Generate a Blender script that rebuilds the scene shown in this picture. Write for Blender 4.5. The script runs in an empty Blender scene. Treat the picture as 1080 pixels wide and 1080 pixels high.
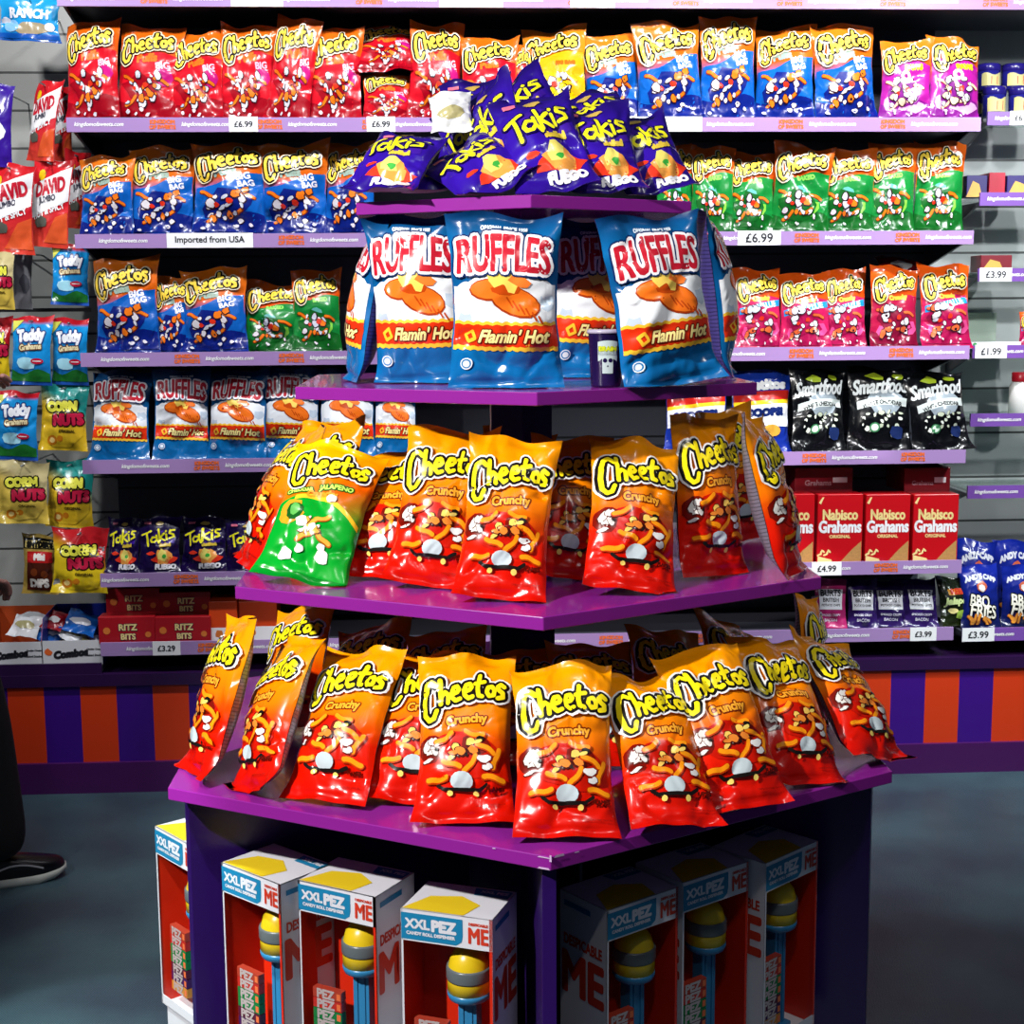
import bpy, bmesh, math, random
import numpy as np
from mathutils import Vector, Matrix
C = bpy.context.scene.collection
PI = math.pi
# ------------------------------------------------------------------ camera
F, PITCH, ROLL, YAW = 1542.4, .1391, -.0069, .0524
EYE = np.array([0., 0., 1.58])
def cam_basis():
    cy, sy = math.cos(YAW), math.sin(YAW); cp, sp = math.cos(PITCH), math.sin(PITCH)
    w = np.array([sy*cp, cy*cp, -sp]); r = np.array([cy, -sy, 0.]); u = np.cross(r, w)
    cr, sr = math.cos(ROLL), math.sin(ROLL)
    return cr*r+sr*u, -sr*r+cr*u, w
CR, CU, CW = cam_basis()
cd = bpy.data.cameras.new('camera'); cam = bpy.data.objects.new('camera', cd); C.objects.link(cam)
cd.sensor_width = 36; cd.lens = F*36/1080; cd.clip_start = .05; cd.clip_end = 60
M = Matrix.Identity(4)
for i in range(3):
    M[i][0] = CR[i]; M[i][1] = CU[i]; M[i][2] = -CW[i]; M[i][3] = EYE[i]
cam.matrix_world = M
bpy.context.scene.camera = cam
vs = bpy.context.scene.view_settings
vs.view_transform = 'Standard'; vs.look = 'None'; vs.gamma = 1; vs.use_curve_mapping = False
vs.exposure = 0.0
def ray(px, py): return CW+CR*((px-540)/F)-CU*((py-540)/F)
def on_z(px, py, z):
    d = ray(px, py); return EYE+d*((z-EYE[2])/d[2])
def on_y(px, py, Y):
    d = ray(px, py); return EYE+d*(Y/d[1])
# ------------------------------------------------------------------ world and lamps
w = bpy.data.worlds.new('world'); bpy.context.scene.world = w; w.use_nodes = True
w.node_tree.nodes['Background'].inputs[0].default_value = (.30, .36, .52, 1)
w.node_tree.nodes['Background'].inputs[1].default_value = .11
def spot(name, loc, target, power, size=60, blend=.5, radius=.05, col=(1, .97, .93)):
    l = bpy.data.lights.new(name, 'SPOT'); l.energy = power; l.spot_size = math.radians(size)
    l.spot_blend = blend; l.shadow_soft_size = radius; l.color = col
    o = bpy.data.objects.new(name, l); C.objects.link(o); o.location = loc
    o.rotation_euler = (Vector(target)-Vector(loc)).to_track_quat('-Z', 'Y').to_euler()
    return o
def area(name, loc, target, power, sx, sy, col=(1, .97, .95)):
    l = bpy.data.lights.new(name, 'AREA'); l.energy = power; l.shape = 'RECTANGLE'; l.size = sx; l.size_y = sy; l.color = col
    o = bpy.data.objects.new(name, l); C.objects.link(o); o.location = loc
    o.rotation_euler = (Vector(target)-Vector(loc)).to_track_quat('-Z', 'Y').to_euler()
    return o
spot('ceiling_and_fill_spot', (-2.1, .5, 3.1), (.1, 2.7, .85), 850, 50, .6, .05)
spot('ceiling_and_fill_spot', (.1, .5, 3.1), (.3, 2.7, 1.0), 28, 60, .6, .04)  # weak front fill, added for small highlights on the film
spot('ceiling_and_fill_spot', (1.3, 1.35, 3.3), (.5, 2.6, .9), 45, 50, .6, .04)  # fill added from front right to brighten the right-hand bags
for x, p in ((-1.4, 62), (-.6, 72), (.2, 85), (1.0, 118), (1.8, 125)):
    spot('ceiling_and_fill_spot', (x, 3.72, 3.02), (x, 4.9, 1.75), p, 100, .8, .05, (.97, .97, 1))
area('front_fill_area', (.6, 1.0, 3.2), (.6, 3.4, .8), 4, 2.4, .4, (.8, .88, 1))  # dim bluish area fill, added in front to soften the shade
spot('ceiling_and_fill_spot', (2.7, 2.5, 2.9), (2.1, 5.17, 1.1), 260, 50, .7, .06, (.93, .98, 1))
spot('ceiling_and_fill_spot', (-2.6, 2.9, 2.6), (-1.5, 5.1, 1.2), 90, 50, .8, .06, (.95, .98, 1))
spot('ceiling_and_fill_spot', (-1.3, 1.5, 3.1), (-.74, 2.7, 0), 420, 20, .12, .04, (.85, 1, .92))
spot('ceiling_and_fill_spot', (2.3, 3.3, 3.1), (1.7, 4.3, 0), 170, 34, .7, .05, (.85, 1, .95))
# ------------------------------------------------------------------ helpers
def lin(h):
    h = h.lstrip('#'); c = [int(h[i:i+2], 16)/255 for i in (0, 2, 4)]
    return tuple(((x/12.92) if x <= .04045 else ((x+.055)/1.055)**2.4) for x in c)+(1,)
MATS = {}
def pm(name, col, rough=.4, metal=0, noise=0, nscale=20, coat=0, bump=0, trans=0, emit=0, spec=.5):
    if name in MATS: return MATS[name]
    m = bpy.data.materials.new(name); m.use_nodes = True; nt = m.node_tree; b = nt.nodes['Principled BSDF']
    c = lin(col) if isinstance(col, str) else col
    b.inputs['Base Color'].default_value = c; b.inputs['Roughness'].default_value = rough
    b.inputs['Metallic'].default_value = metal; b.inputs['Coat Weight'].default_value = coat
    b.inputs['Transmission Weight'].default_value = trans; b.inputs['Specular IOR Level'].default_value = spec
    if noise or bump:
        tc = nt.nodes.new('ShaderNodeTexCoord'); n = nt.nodes.new('ShaderNodeTexNoise'); n.inputs['Scale'].default_value = nscale
        n.inputs['Detail'].default_value = 4
        nt.links.new(tc.outputs['Object'], n.inputs['Vector'])
        if noise:
            mx = nt.nodes.new('ShaderNodeMix'); mx.data_type = 'RGBA'
            mx.inputs[6].default_value = tuple(x*(1-noise) for x in c[:3])+(1,)
            mx.inputs[7].default_value = tuple(min(1, x*(1+noise)) for x in c[:3])+(1,)
            nt.links.new(n.outputs['Fac'], mx.inputs[0]); nt.links.new(mx.outputs[2], b.inputs['Base Color'])
        if bump:
            bp = nt.nodes.new('ShaderNodeBump'); bp.inputs['Strength'].default_value = bump; bp.inputs['Distance'].default_value = .002
            nt.links.new(n.outputs['Fac'], bp.inputs['Height']); nt.links.new(bp.outputs[0], b.inputs['Normal'])
    MATS[name] = m
    return m
def crumple(nt, b):
    tc = nt.nodes.new('ShaderNodeTexCoord'); n1 = nt.nodes.new('ShaderNodeTexNoise'); n1.inputs['Scale'].default_value = 17; n1.inputs['Detail'].default_value = 3; n1.inputs['Distortion'].default_value = 1.4
    n1.noise_type = 'RIDGED_MULTIFRACTAL'
    nt.links.new(tc.outputs['Object'], n1.inputs['Vector'])
    bp = nt.nodes.new('ShaderNodeBump'); bp.inputs['Strength'].default_value = .7; bp.inputs['Distance'].default_value = .006
    nt.links.new(n1.outputs['Fac'], bp.inputs['Height']); nt.links.new(bp.outputs[0], b.inputs['Normal'])
def ink(col, rough=.24):            # printed film colour
    nm = 'film_'+col.lstrip('#')
    if nm in MATS: return MATS[nm]
    m = pm(nm, col, rough); crumple(m.node_tree, m.node_tree.nodes['Principled BSDF']); return m
def film(name, stops, slope=0., wob=.03, rough=.22, nscale=3):
    """printed film whose colour runs up the bag, stops = [(v, hex)]"""
    if name in MATS: return MATS[name]
    m = bpy.data.materials.new(name); m.use_nodes = True; nt = m.node_tree; b = nt.nodes['Principled BSDF']
    b.inputs['Roughness'].default_value = rough
    uv = nt.nodes.new('ShaderNodeUVMap'); sp = nt.nodes.new('ShaderNodeSeparateXYZ'); nt.links.new(uv.outputs[0], sp.inputs[0])
    n = nt.nodes.new('ShaderNodeTexNoise'); n.inputs['Scale'].default_value = nscale; nt.links.new(uv.outputs[0], n.inputs['Vector'])
    a = nt.nodes.new('ShaderNodeMath'); a.operation = 'MULTIPLY_ADD'; a.inputs[1].default_value = slope
    nt.links.new(sp.outputs[0], a.inputs[0]); nt.links.new(sp.outputs[1], a.inputs[2])
    c = nt.nodes.new('ShaderNodeMath'); c.operation = 'MULTIPLY_ADD'; c.inputs[1].default_value = wob*2
    nt.links.new(n.outputs['Fac'], c.inputs[0]); nt.links.new(a.outputs[0], c.inputs[2])
    d = nt.nodes.new('ShaderNodeMath'); d.operation = 'SUBTRACT'; d.inputs[1].default_value = wob+slope*.5; nt.links.new(c.outputs[0], d.inputs[0])
    r = nt.nodes.new('ShaderNodeValToRGB'); nt.links.new(d.outputs[0], r.inputs[0])
    e = r.color_ramp.elements
    e[0].position = stops[0][0]; e[0].color = lin(stops[0][1]); e[1].position = stops[-1][0]; e[1].color = lin(stops[-1][1])
    for p, h in stops[1:-1]:
        x = e.new(p); x.color = lin(h)
    nt.links.new(r.outputs[0], b.inputs['Base Color']); crumple(nt, b)
    MATS[name] = m
    return m
def tag(o, label=None, cat=None, group=None, kind=None):
    if label: o['label'] = label
    if cat: o['category'] = cat
    if group: o['group'] = group
    if kind: o['kind'] = kind
    return o
def empty(name, loc=(0, 0, 0), rz=0, label=None, cat=None, group=None):
    o = bpy.data.objects.new(name, None); C.objects.link(o); o.empty_display_size = .05
    o.location = loc; o.rotation_euler = (0, 0, rz)
    return tag(o, label, cat, group)
def mesh_obj(name, verts, faces, mats, midx=None, parent=None, smooth=False, normals=None, uvs=None):
    me = bpy.data.meshes.new(name); me.from_pydata(verts, [], faces)
    for m in mats: me.materials.append(m)
    if midx is not None: me.polygons.foreach_set('material_index', midx)
    if smooth or normals is not None: me.polygons.foreach_set('use_smooth', [True]*len(me.polygons))
    if uvs is not None:
        l = me.uv_layers.new(name='UVMap'); vi = np.zeros(len(me.loops), dtype=np.int32); me.loops.foreach_get('vertex_index', vi)
        l.data.foreach_set('uv', np.asarray(uvs, dtype=np.float32)[vi].ravel())
    if normals is not None: me.normals_split_custom_set_from_vertices([tuple(n) for n in normals])
    me.update()
    o = bpy.data.objects.new(name, me); C.objects.link(o)
    if parent: o.parent = parent
    return o
class MB:
    """collects boxes, prisms, tubes, rings into one mesh"""
    def __init__(s): s.v = []; s.f = []; s.m = []; s.mats = []
    def mi(s, mat):
        if mat not in s.mats: s.mats.append(mat)
        return s.mats.index(mat)
    def add(s, vs, fs, mat):
        b = len(s.v); s.v += [tuple(map(float, v)) for v in vs]; k = s.mi(mat)
        for f in fs: s.f.append(tuple(i+b for i in f)); s.m.append(k)
    def box(s, x0, x1, y0, y1, z0, z1, mat, X=None):
        vs = [(x, y, z) for z in (z0, z1) for x, y in ((x0, y0), (x1, y0), (x1, y1), (x0, y1))]
        if X is not None: vs = [tuple(X @ Vector(v)) for v in vs]
        s.add(vs, [(3, 2, 1, 0), (4, 5, 6, 7), (0, 1, 5, 4), (1, 2, 6, 5), (2, 3, 7, 6), (3, 0, 4, 7)], mat)
    def prism(s, poly, z0, z1, mat):
        n = len(poly); vs = [(x, y, z0) for x, y in poly]+[(x, y, z1) for x, y in poly]
        s.add(vs, [tuple(range(n-1, -1, -1)), tuple(range(n, 2*n))]+[(i, (i+1) % n, n+(i+1) % n, n+i) for i in range(n)], mat)
    def lathe(s, prof, mat, n=24, c=(0, 0, 0), X=None):
        vs = []
        for r, z in prof:
            for k in range(n):
                a = 2*PI*k/n; v = Vector((c[0]+r*math.cos(a), c[1]+r*math.sin(a), c[2]+z))
                vs.append(X @ v if X is not None else v)
        fs = [(i*n+k, i*n+(k+1) % n, (i+1)*n+(k+1) % n, (i+1)*n+k) for i in range(len(prof)-1) for k in range(n)]
        fs += [tuple(range(n-1, -1, -1)), tuple(range((len(prof)-1)*n, len(prof)*n))]
        s.add(vs, fs, mat)
    def flat(s, polys, o, ex, ey, mat, off=0):
        """flat printed polygons on the plane through o spanned by ex, ey"""
        o, ex, ey = Vector(o), Vector(ex), Vector(ey); n = ex.cross(ey).normalized()*off
        nn = n.normalized() if off else n
        for i, p in enumerate(polys): s.add([o+ex*x+ey*y+n+nn*((i % 16)*1.2e-5) for x, y in p], [tuple(range(len(p)))], mat)
    def build(s, name, parent=None, smooth=False, bevel=0):
        o = mesh_obj(name, s.v, s.f, s.mats, s.m, parent, smooth)
        if bevel:
            b = o.modifiers.new('bevel', 'BEVEL'); b.width = bevel; b.segments = 2; b.limit_method = 'ANGLE'
        return o
# ------------------------------------------------------------------ flat lettering and shapes
TXT = {}
def text_raw(s):
    if s in TXT: return TXT[s]
    cu = bpy.data.curves.new('t', 'FONT'); cu.body = s; cu.size = 1; cu.resolution_u = 3
    o = bpy.data.objects.new('t', cu); C.objects.link(o); bpy.context.view_layer.update()
    dg = bpy.context.evaluated_depsgraph_get(); me = o.evaluated_get(dg).to_mesh()
    v = [(a.co.x, a.co.y) for a in me.vertices]; f = [tuple(p.vertices) for p in me.polygons]
    cnt = {}
    for p in f:
        for i in range(len(p)):
            e = tuple(sorted((p[i], p[(i+1) % len(p)]))); cnt[e] = cnt.get(e, 0)+1
    be = [e for e, k in cnt.items() if k == 1]
    o.evaluated_get(dg).to_mesh_clear(); bpy.data.objects.remove(o); bpy.data.curves.remove(cu)
    TXT[s] = (v, f, be); return TXT[s]
def ccw(p):
    a = sum(p[i][0]*p[(i+1) % len(p)][1]-p[(i+1) % len(p)][0]*p[i][1] for i in range(len(p)))
    return p if a > 0 else p[::-1]
def disc(x, y, r, n=8, ry=None, rot=0):
    ry = ry or r; c, s = math.cos(rot), math.sin(rot)
    return [(x+c*r*math.cos(2*PI*k/n)-s*ry*math.sin(2*PI*k/n), y+s*r*math.cos(2*PI*k/n)+c*ry*math.sin(2*PI*k/n)) for k in range(n)]
def strokes(lines, r, n=10):
    out = []
    for L in lines:
        for i, (x, y) in enumerate(L):
            out.append(disc(x, y, r, n))
            if i < len(L)-1:
                X, Y = L[i+1]; d = math.hypot(X-x, Y-y)
                if d < 1e-6: continue
                nx, ny = -(Y-y)/d*r, (X-x)/d*r
                out.append(ccw([(x+nx, y+ny), (x-nx, y-ny), (X-nx, Y-ny), (X+nx, Y+ny)]))
    return out
def text(s, w, cx=0, cy=0, bold=0, arch=0, rot=0, slant=0, hscale=1, grow=0):
    """lettering of overall width w centred on cx, cy; bold thickens; arch bends; grow makes the middle taller"""
    if not s: return []
    v, f, be = text_raw(s)
    xs = [a for a, _ in v]; ys = [b for _, b in v]; x0, x1, y0, y1 = min(xs), max(xs), min(ys), max(ys); k = w/(x1-x0)
    h = (y1-y0)*k*hscale
    c, sn = math.cos(rot), math.sin(rot)
    def mp(p):
        x = (p[0]-(x0+x1)/2)*k; y = (p[1]-(y0+y1)/2)*k*hscale
        t = x/(w/2)
        y = y*(1+grow*(1-t*t)) + arch*(1-t*t)*w; x += slant*y
        return (cx+c*x-sn*y, cy+sn*x+c*y)
    V = [mp(p) for p in v]
    out = [ccw([V[i] for i in p]) for p in f]
    if bold:
        for a, b in be: out += strokes([[V[a], V[b]]], bold, 6)
    return out
def xf(polys, s=1, dx=0, dy=0, rot=0):
    c, sn = math.cos(rot), math.sin(rot)
    return [[(dx+s*(c*x-sn*y), dy+s*(sn*x+c*y)) for x, y in p] for p in polys]
def blob(rng, x, y, r, n=10, k=.25, ry=None, rot=0):
    p = disc(x, y, r, n, ry, rot)
    return [(x+(a-x)*(1+rng.uniform(-k, k)), y+(b-y)*(1+rng.uniform(-k, k))) for a, b in p]
def band(y0f, y1f, n=24, x0=-.5, x1=.5):
    """strip between two height functions of x"""
    xs = [x0+(x1-x0)*i/n for i in range(n+1)]
    return [[(a, y0f(a)), (b, y0f(b)), (b, y1f(b)), (a, y1f(a))] for a, b in zip(xs, xs[1:])]
CH = [[(.185, .47), (.13, .52), (.075, .49), (.045, .40), (.03, .27), (.04, .13), (.085, .07), (.14, .09), (.175, .17)],
      [(.215, .53), (.225, .24)], [(.225, .33), (.265, .38), (.305, .35), (.31, .25)],
      [(.365, .35), (.42, .37), (.44, .40), (.42, .44), (.38, .43), (.355, .37), (.36, .31), (.40, .27), (.45, .29)],
      [(.51, .37), (.565, .39), (.585, .42), (.565, .46), (.525, .45), (.50, .39), (.505, .33), (.545, .29), (.595, .31)],
      [(.675, .56), (.655, .40), (.665, .32), (.705, .31)], [(.625, .46), (.73, .48)],
      [(.76, .36), (.775, .41), (.82, .42), (.85, .38), (.84, .32), (.79, .31), (.76, .36)],
      [(.955, .42), (.915, .45), (.885, .42), (.90, .38), (.94, .35), (.94, .30), (.885, .285)]]
def cheetos(w, cx, cy, rot=.06):
    L = [[((x-.5), (y-.33)) for x, y in l] for l in CH]
    T = lambda r: xf(strokes(L, r, 10), w, cx, cy, rot)
    return T(.078), T(.056), T(.0255)
TK = [[(.02, .80), (.30, .92)], [(.16, .86), (.13, .20)], [(.40, .58), (.31, .62), (.24, .50), (.26, .36), (.34, .33), (.41, .44)], [(.43, .68), (.42, .46), (.47, .24)],
      [(.52, .95), (.50, .30)], [(.66, .72), (.52, .55), (.66, .32)], [(.72, .66), (.72, .36)], [(.725, .80), (.73, .81)],
      [(.96, .80), (.85, .82), (.82, .70), (.92, .60), (.93, .47), (.80, .42)]]
class Art:
    def __init__(s, A): s.A = A; s.items = []; s.logo = []
    def add(s, col, polys, logo=False): (s.logo if logo else s.items).append((col, polys))
    def cut(s, nu, nv):
        out = []
        for k, items in enumerate((s.items, s.logo)):
            if not items: out.append(None); continue
            bm = bmesh.new(); cols = []; L0 = 0 if k == 0 else len(s.items)
            for L, (col, polys) in enumerate(items):
                if col not in cols: cols.append(col)
                mi = cols.index(col)
                for pi_, p in enumerate(polys):
                    vs_ = [bm.verts.new((x*2, y/s.A, L+L0+(pi_ % 16)*.05)) for x, y in p]
                    try: f = bm.faces.new(vs_); f.material_index = mi
                    except Exception: pass
            def cutp(co, no, co_=False):
                bmesh.ops.bisect_plane(bm, geom=bm.verts[:]+bm.edges[:]+bm.faces[:], dist=1e-6, plane_co=co, plane_no=no, clear_outer=co_)
            cutp((.955, 0, 0), (1, 0, 0), True); cutp((-.955, 0, 0), (-1, 0, 0), True)
            cutp((0, .945, 0), (0, 1, 0), True); cutp((0, .055, 0), (0, -1, 0), True)
            us = [v.co.x for v in bm.verts]; ws = [v.co.y for v in bm.verts]
            if not us: out.append(None); continue
            for i in range(1, nu):
                u = -1+2*i/nu
                if min(us) < u < max(us): cutp((u, 0, 0), (1, 0, 0))
            for j in range(1, nv):
                t = j/nv
                if min(ws) < t < max(ws): cutp((0, t, 0), (0, 1, 0))
            bm.verts.ensure_lookup_table(); bm.verts.index_update()
            V = np.array([v.co[:] for v in bm.verts]); Fs = [tuple(v.index for v in f.verts) for f in bm.faces]
            MI = [f.material_index for f in bm.faces]
            bm.free(); out.append((V, Fs, MI, cols))
        return out
# ------------------------------------------------------------------ bag kinds
def sticks(rng, art, spots, col='#ff9a10', edge='#c63a00', r=.034, L=.17):
    A_, B_ = [], []
    for x, y, a in spots:
        n = 5; pts = [(x+(t-.5)*L*math.cos(a)-math.sin(a)*.012*math.sin(5*t+x*20), y+(t-.5)*L*math.sin(a)+math.cos(a)*.012*math.sin(5*t+x*20)) for t in [i/n for i in range(n+1)]]
        A_ += strokes([pts], r*1.22, 8); B_ += xf(strokes([pts], r*.85, 8), 1, 0, .006)
    art.add(edge, A_); art.add(col, B_)
def whites(rng, art, spots, col='#f4f2ee', r=.05):
    art.add(col, [blob(rng, x, y, r*k, 11, .22) for x, y, k in spots])
def busy(rng, a, cx, cy, sx, sy, n, pal, dark, r=.035):
    for c in pal:
        o_, f_ = [], []
        for i in range(max(1, n//len(pal))):
            x, y = cx+rng.uniform(-1, 1)*sx, cy+rng.uniform(-1, 1)*sy; R = r*rng.uniform(.5, 1.3); q = rng.uniform(.35, 1); t = rng.uniform(0, PI)
            p = blob(rng, x, y, R, 9, .22, R*q, t); f_.append(p); o_.append([(x+(u-x)*1.28+.003, y+(v-y)*1.28-.004) for u, v in p])
        a.add(dark, o_); a.add(c, f_)
def k_crunchy(seed=0):
    rng = random.Random(seed); a = Art(1.72)
    art = a
    w_, b_, y_ = cheetos(.90, .0, 1.24, .05)
    a.add('#f6f4f0', w_, True); a.add('#14100c', b_, True); a.add('#ffe818', y_, True)
    a.add('#7a2000', text('Crunchy', .44, .03, .985, .020, .02, .08)); a.add('#ffb030', text('Crunchy', .44, .03, .985, .006, .02, .08))
    a.add('#c81400', [blob(rng, -.05, .68, .30, 14, .10, .20), blob(rng, .12, .62, .26, 12, .12, .2)])
    a.add('#7a0c00', [blob(rng, -.34, .70, .13, 10, .3, .15), blob(rng, .14, .74, .15, 10, .2, .10)])
    busy(rng, a, -.36, .68, .07, .13, 8, ['#f2efe8', '#d8d4d0'], '#5a1408', .055)
    busy(rng, a, .02, .70, .16, .09, 9, ['#f2efe8', '#ffcf60', '#f08830'], '#4a1008', .05)
    sticks(rng, a, [(-.12, .55, -.35), (.24, .70, -.5), (-.26, .41, .2), (.31, .42, -.15), (.08, .55, .9), (-.2, .80, .5), (.34, .60, 1.3), (.12, .84, -.2)], r=.026, L=.19)
    busy(rng, a, .22, .56, .07, .05, 4, ['#eceae8'], '#7a1408', .05)
    a.add('#1a1410', [blob(rng, .18, .80, .05, 8, .3, .025), blob(rng, -.28, .70, .02, 6, .3), blob(rng, .04, .64, .02, 6, .3)])
    a.add('#ffe070', [blob(rng, .16, .77, .05, 8, .2, .02, .3)])
    a.add('#c6d4da', [disc(-.01, .40, .115, 14, .085)])
    a.add('#1a1512', strokes([[(-.25, .36), (-.19, .325), (.17, .325), (.25, .37)]], .017, 8))
    a.add('#ffe070', [disc(-.13, .285, .03, 10), disc(.13, .285, .03, 10)])
    a.add('#5a0a00', text('CHEESE FLAVORED SNACKS', .3, .27, .16, .0) + text('FLAMES', .16, .33, .33, .004))
    return dict(art=a, mat=film('film_crunchy', [(0, '#c40a00'), (.20, '#e01400'), (.36, '#e81e00'), (.46, '#ee5400'), (.54, '#fc7a00'), (.72, '#ff9400'), (1, '#ffa000')]), back='film_back_grey', T=.44)
def k_crunchy_plain(seed=1):
    k = k_crunchy(seed); return k
def k_jalapeno(seed=2):
    rng = random.Random(seed); a = Art(1.72)
    a.add('#00a028', band(lambda x: 0.02, lambda x: 1.02-.9*(x+.05)**2, 24))
    a.add('#ffc828', band(lambda x: .97-.9*(x+.05)**2, lambda x: 1.03-.9*(x+.05)**2, 24, -.3, .5))
    w_, b_, y_ = cheetos(.86, .0, 1.34, .06)
    a.add('#f6f4f0', w_, True); a.add('#14100c', b_, True); a.add('#ffe818', y_, True)
    a.add('#155a10', text('CHEDDAR', .30, -.27, 1.04, .018, .03, .30)+text('JALAPENO', .38, .13, 1.13, .018, .03, .12))
    a.add('#c8f060', text('CHEDDAR', .30, -.27, 1.04, .004, .03, .30)+text('JALAPENO', .38, .13, 1.13, .004, .03, .12))
    a.add('#ff9a20', text('Crunchy', .36, .0, 1.02, .008, .05, .1))
    a.add('#e8a020', [blob(rng, -.28, .76, .14, 12, .15, .16)]); a.add('#0d5a18', [blob(rng, -.24, .78, .10, 10, .1, .11)]); a.add('#5ab050', [blob(rng, -.25, .80, .055, 9, .2, .07)])
    sticks(rng, a, [(.0, .66, 1.1), (.1, .74, .5), (.02, .56, .4), (.17, .50, -.6), (-.05, .50, .6)], '#f0b040', '#b45a10', .026, .15)
    busy(rng, a, .03, .64, .12, .16, 8, ['#f0ece8', '#e8a840'], '#6a3c10', .04)
    whites(rng, a, [(.13, 1.0, 1.0), (-.12, .66, 1.3), (.02, .62, .8), (-.2, .28, 1.5), (-.06, .36, .9), (.2, .32, 1.6), (.17, .42, .9)])
    return dict(art=a, mat=film('film_jalapeno', [(0, '#008020'), (.3, '#009a28'), (.58, '#e85a00'), (.75, '#f58a00'), (1, '#ffc800')], -.3), back='film_back_grey', T=.42)
def k_wall(name, low, top, seed, diag=.25, split=.64, extra=None, accent='#f07818', cols=None, logo_y=1.15, logo='#ffd84a', tmp=None):
    rng = random.Random(seed); a = Art(1.5)
    f = lambda x: 1.5*split+diag*x+.03*math.sin(9*x)
    a.add(low[1], band(lambda x: .02, f, 12)); a.add(low[0], band(lambda x: .02, lambda x: .34+.06*math.sin(6*x), 10))
    if extra: extra(a, rng)
    a.add(low[0], [blob(rng, -.02, .50, .34, 13, .25, .24)])
    sticks(rng, a, [(-.30, .66, -.4), (.26, .64, -.3), (.10, .38, .4), (-.2, .30, .8)], accent, '#7a2408', .026, .2)
    busy(rng, a, -.02, .50, .26, .24, 22, ['#ece8ea', '#d8d2d6', accent, '#c8ccd8'], '#301420', .060)
    busy(rng, a, .0, .16, .36, .05, 4, ['#dcd8e0'], low[0], .03)
    a.add((cols or ['#d83018'])[0], [blob(rng, .02, .56, .05, 7, .3), blob(rng, -.16, .50, .035, 7, .3)])
    w_, b_, y_ = cheetos(.84, -.02, logo_y, .12)
    a.add('#efe2c0', w_, True); a.add('#14100c', b_, True); a.add(logo, y_, True)
    return dict(art=a, mat=film('film_'+name, [(0, low[0]), (.45, low[1]), (.62, top[0]), (1, top[1])]), back='film_back_grey', T=.42)
def k_big():
    def ex(a, r): a.add('#f2f0f4', text('BIG', .2, .2, .95, .006, 0, .2)+text('BAG', .22, .24, .84, .006, 0, .2)); a.add('#9ab0a0', text('Puffs', .3, -.05, 1.02, .012, 0, .15))
    return k_wall('big_blue', ('#081c74', '#0a5cb4'), ('#d85c10', '#e87818'), 11, .3, .60, ex)
def k_red():
    def ex(a, r): a.add('#f2c0d8', text('BIG', .2, .26, .88, .006, 0, .2)+text('BAG', .22, .28, .77, .006, 0, .2)); a.add('#f07020', text('Puffs', .32, 0, .98, .012, 0, .12)); a.add('#c01878', [blob(r, .3, .7, .14, 8, .3)])
    return k_wall('red', ('#9a0418', '#d01224'), ('#e05010', '#e86810'), 12, .05, .70, ex)
def k_green():
    def ex(a, r): a.add('#90e060', text('BAKED', .3, .05, .95, .008, 0, .12)); a.add('#7cc840', [blob(r, .15, .45, .2, 9, .3, .14), blob(r, -.25, .5, .14, 9, .3)]); a.add('#60b0a8', [blob(r, -.05, .7, .13, 9, .3, .1)])
    return k_wall('green', ('#0c5c1c', '#128034'), ('#d84808', '#e86818'), 13, .15, .66, ex)
def k_yellow():
    def ex(a, r): a.add('#ffe820', [blob(r, -.1, .5, .34, 12, .15, .26)]); a.add('#b86000', text('BIG BAG', .3, .2, .9, .01))
    return k_wall('yellow', ('#e8b800', '#e0a010'), ('#d88a10', '#e87818'), 14, .1, .7, ex, '#ffe020')
def k_purple():
    def ex(a, r): a.add('#e8d020', text('PAWS', .34, .14, .98, .014, 0, .1)); a.add('#f0a8e0', [blob(r, .1, .3, .26, 10, .35, .12), blob(r, -.3, .35, .12, 9, .3)]); a.add('#e8d8b0', [disc(-.02, .82, .1, 12)]); a.add('#901880', [disc(-.02, .82, .04, 8)])
    return k_wall('purple', ('#7c1880', '#a81c90'), ('#c84810', '#e87818'), 15, -.05, .72, ex, '#e8c0a0')
def k_pink(blue=True):
    def ex(a, r):
        a.add('#e0b840', text('Crunchy', .38, .02, .92, .012, 0, .1))
        if blue:
            a.add('#1890d8', band(lambda x: .72+.2*x, lambda x: .84+.2*x, 6, -.44, .46)); a.add('#c8ecff', text('BIG VALUE', .7, .0, .78, .008, 0, .2))
        a.add('#e85090', [blob(r, -.28, .3, .12, 6, .4), blob(r, .3, .36, .12, 6, .4)])
    return k_wall('pink' if blue else 'maroon', ('#a01048', '#c41c58') if blue else ('#7c0c30', '#a81440'), ('#e04810', '#ee5c10'), 16, .12, .62, ex, '#e86838', logo_y=1.13)
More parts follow.
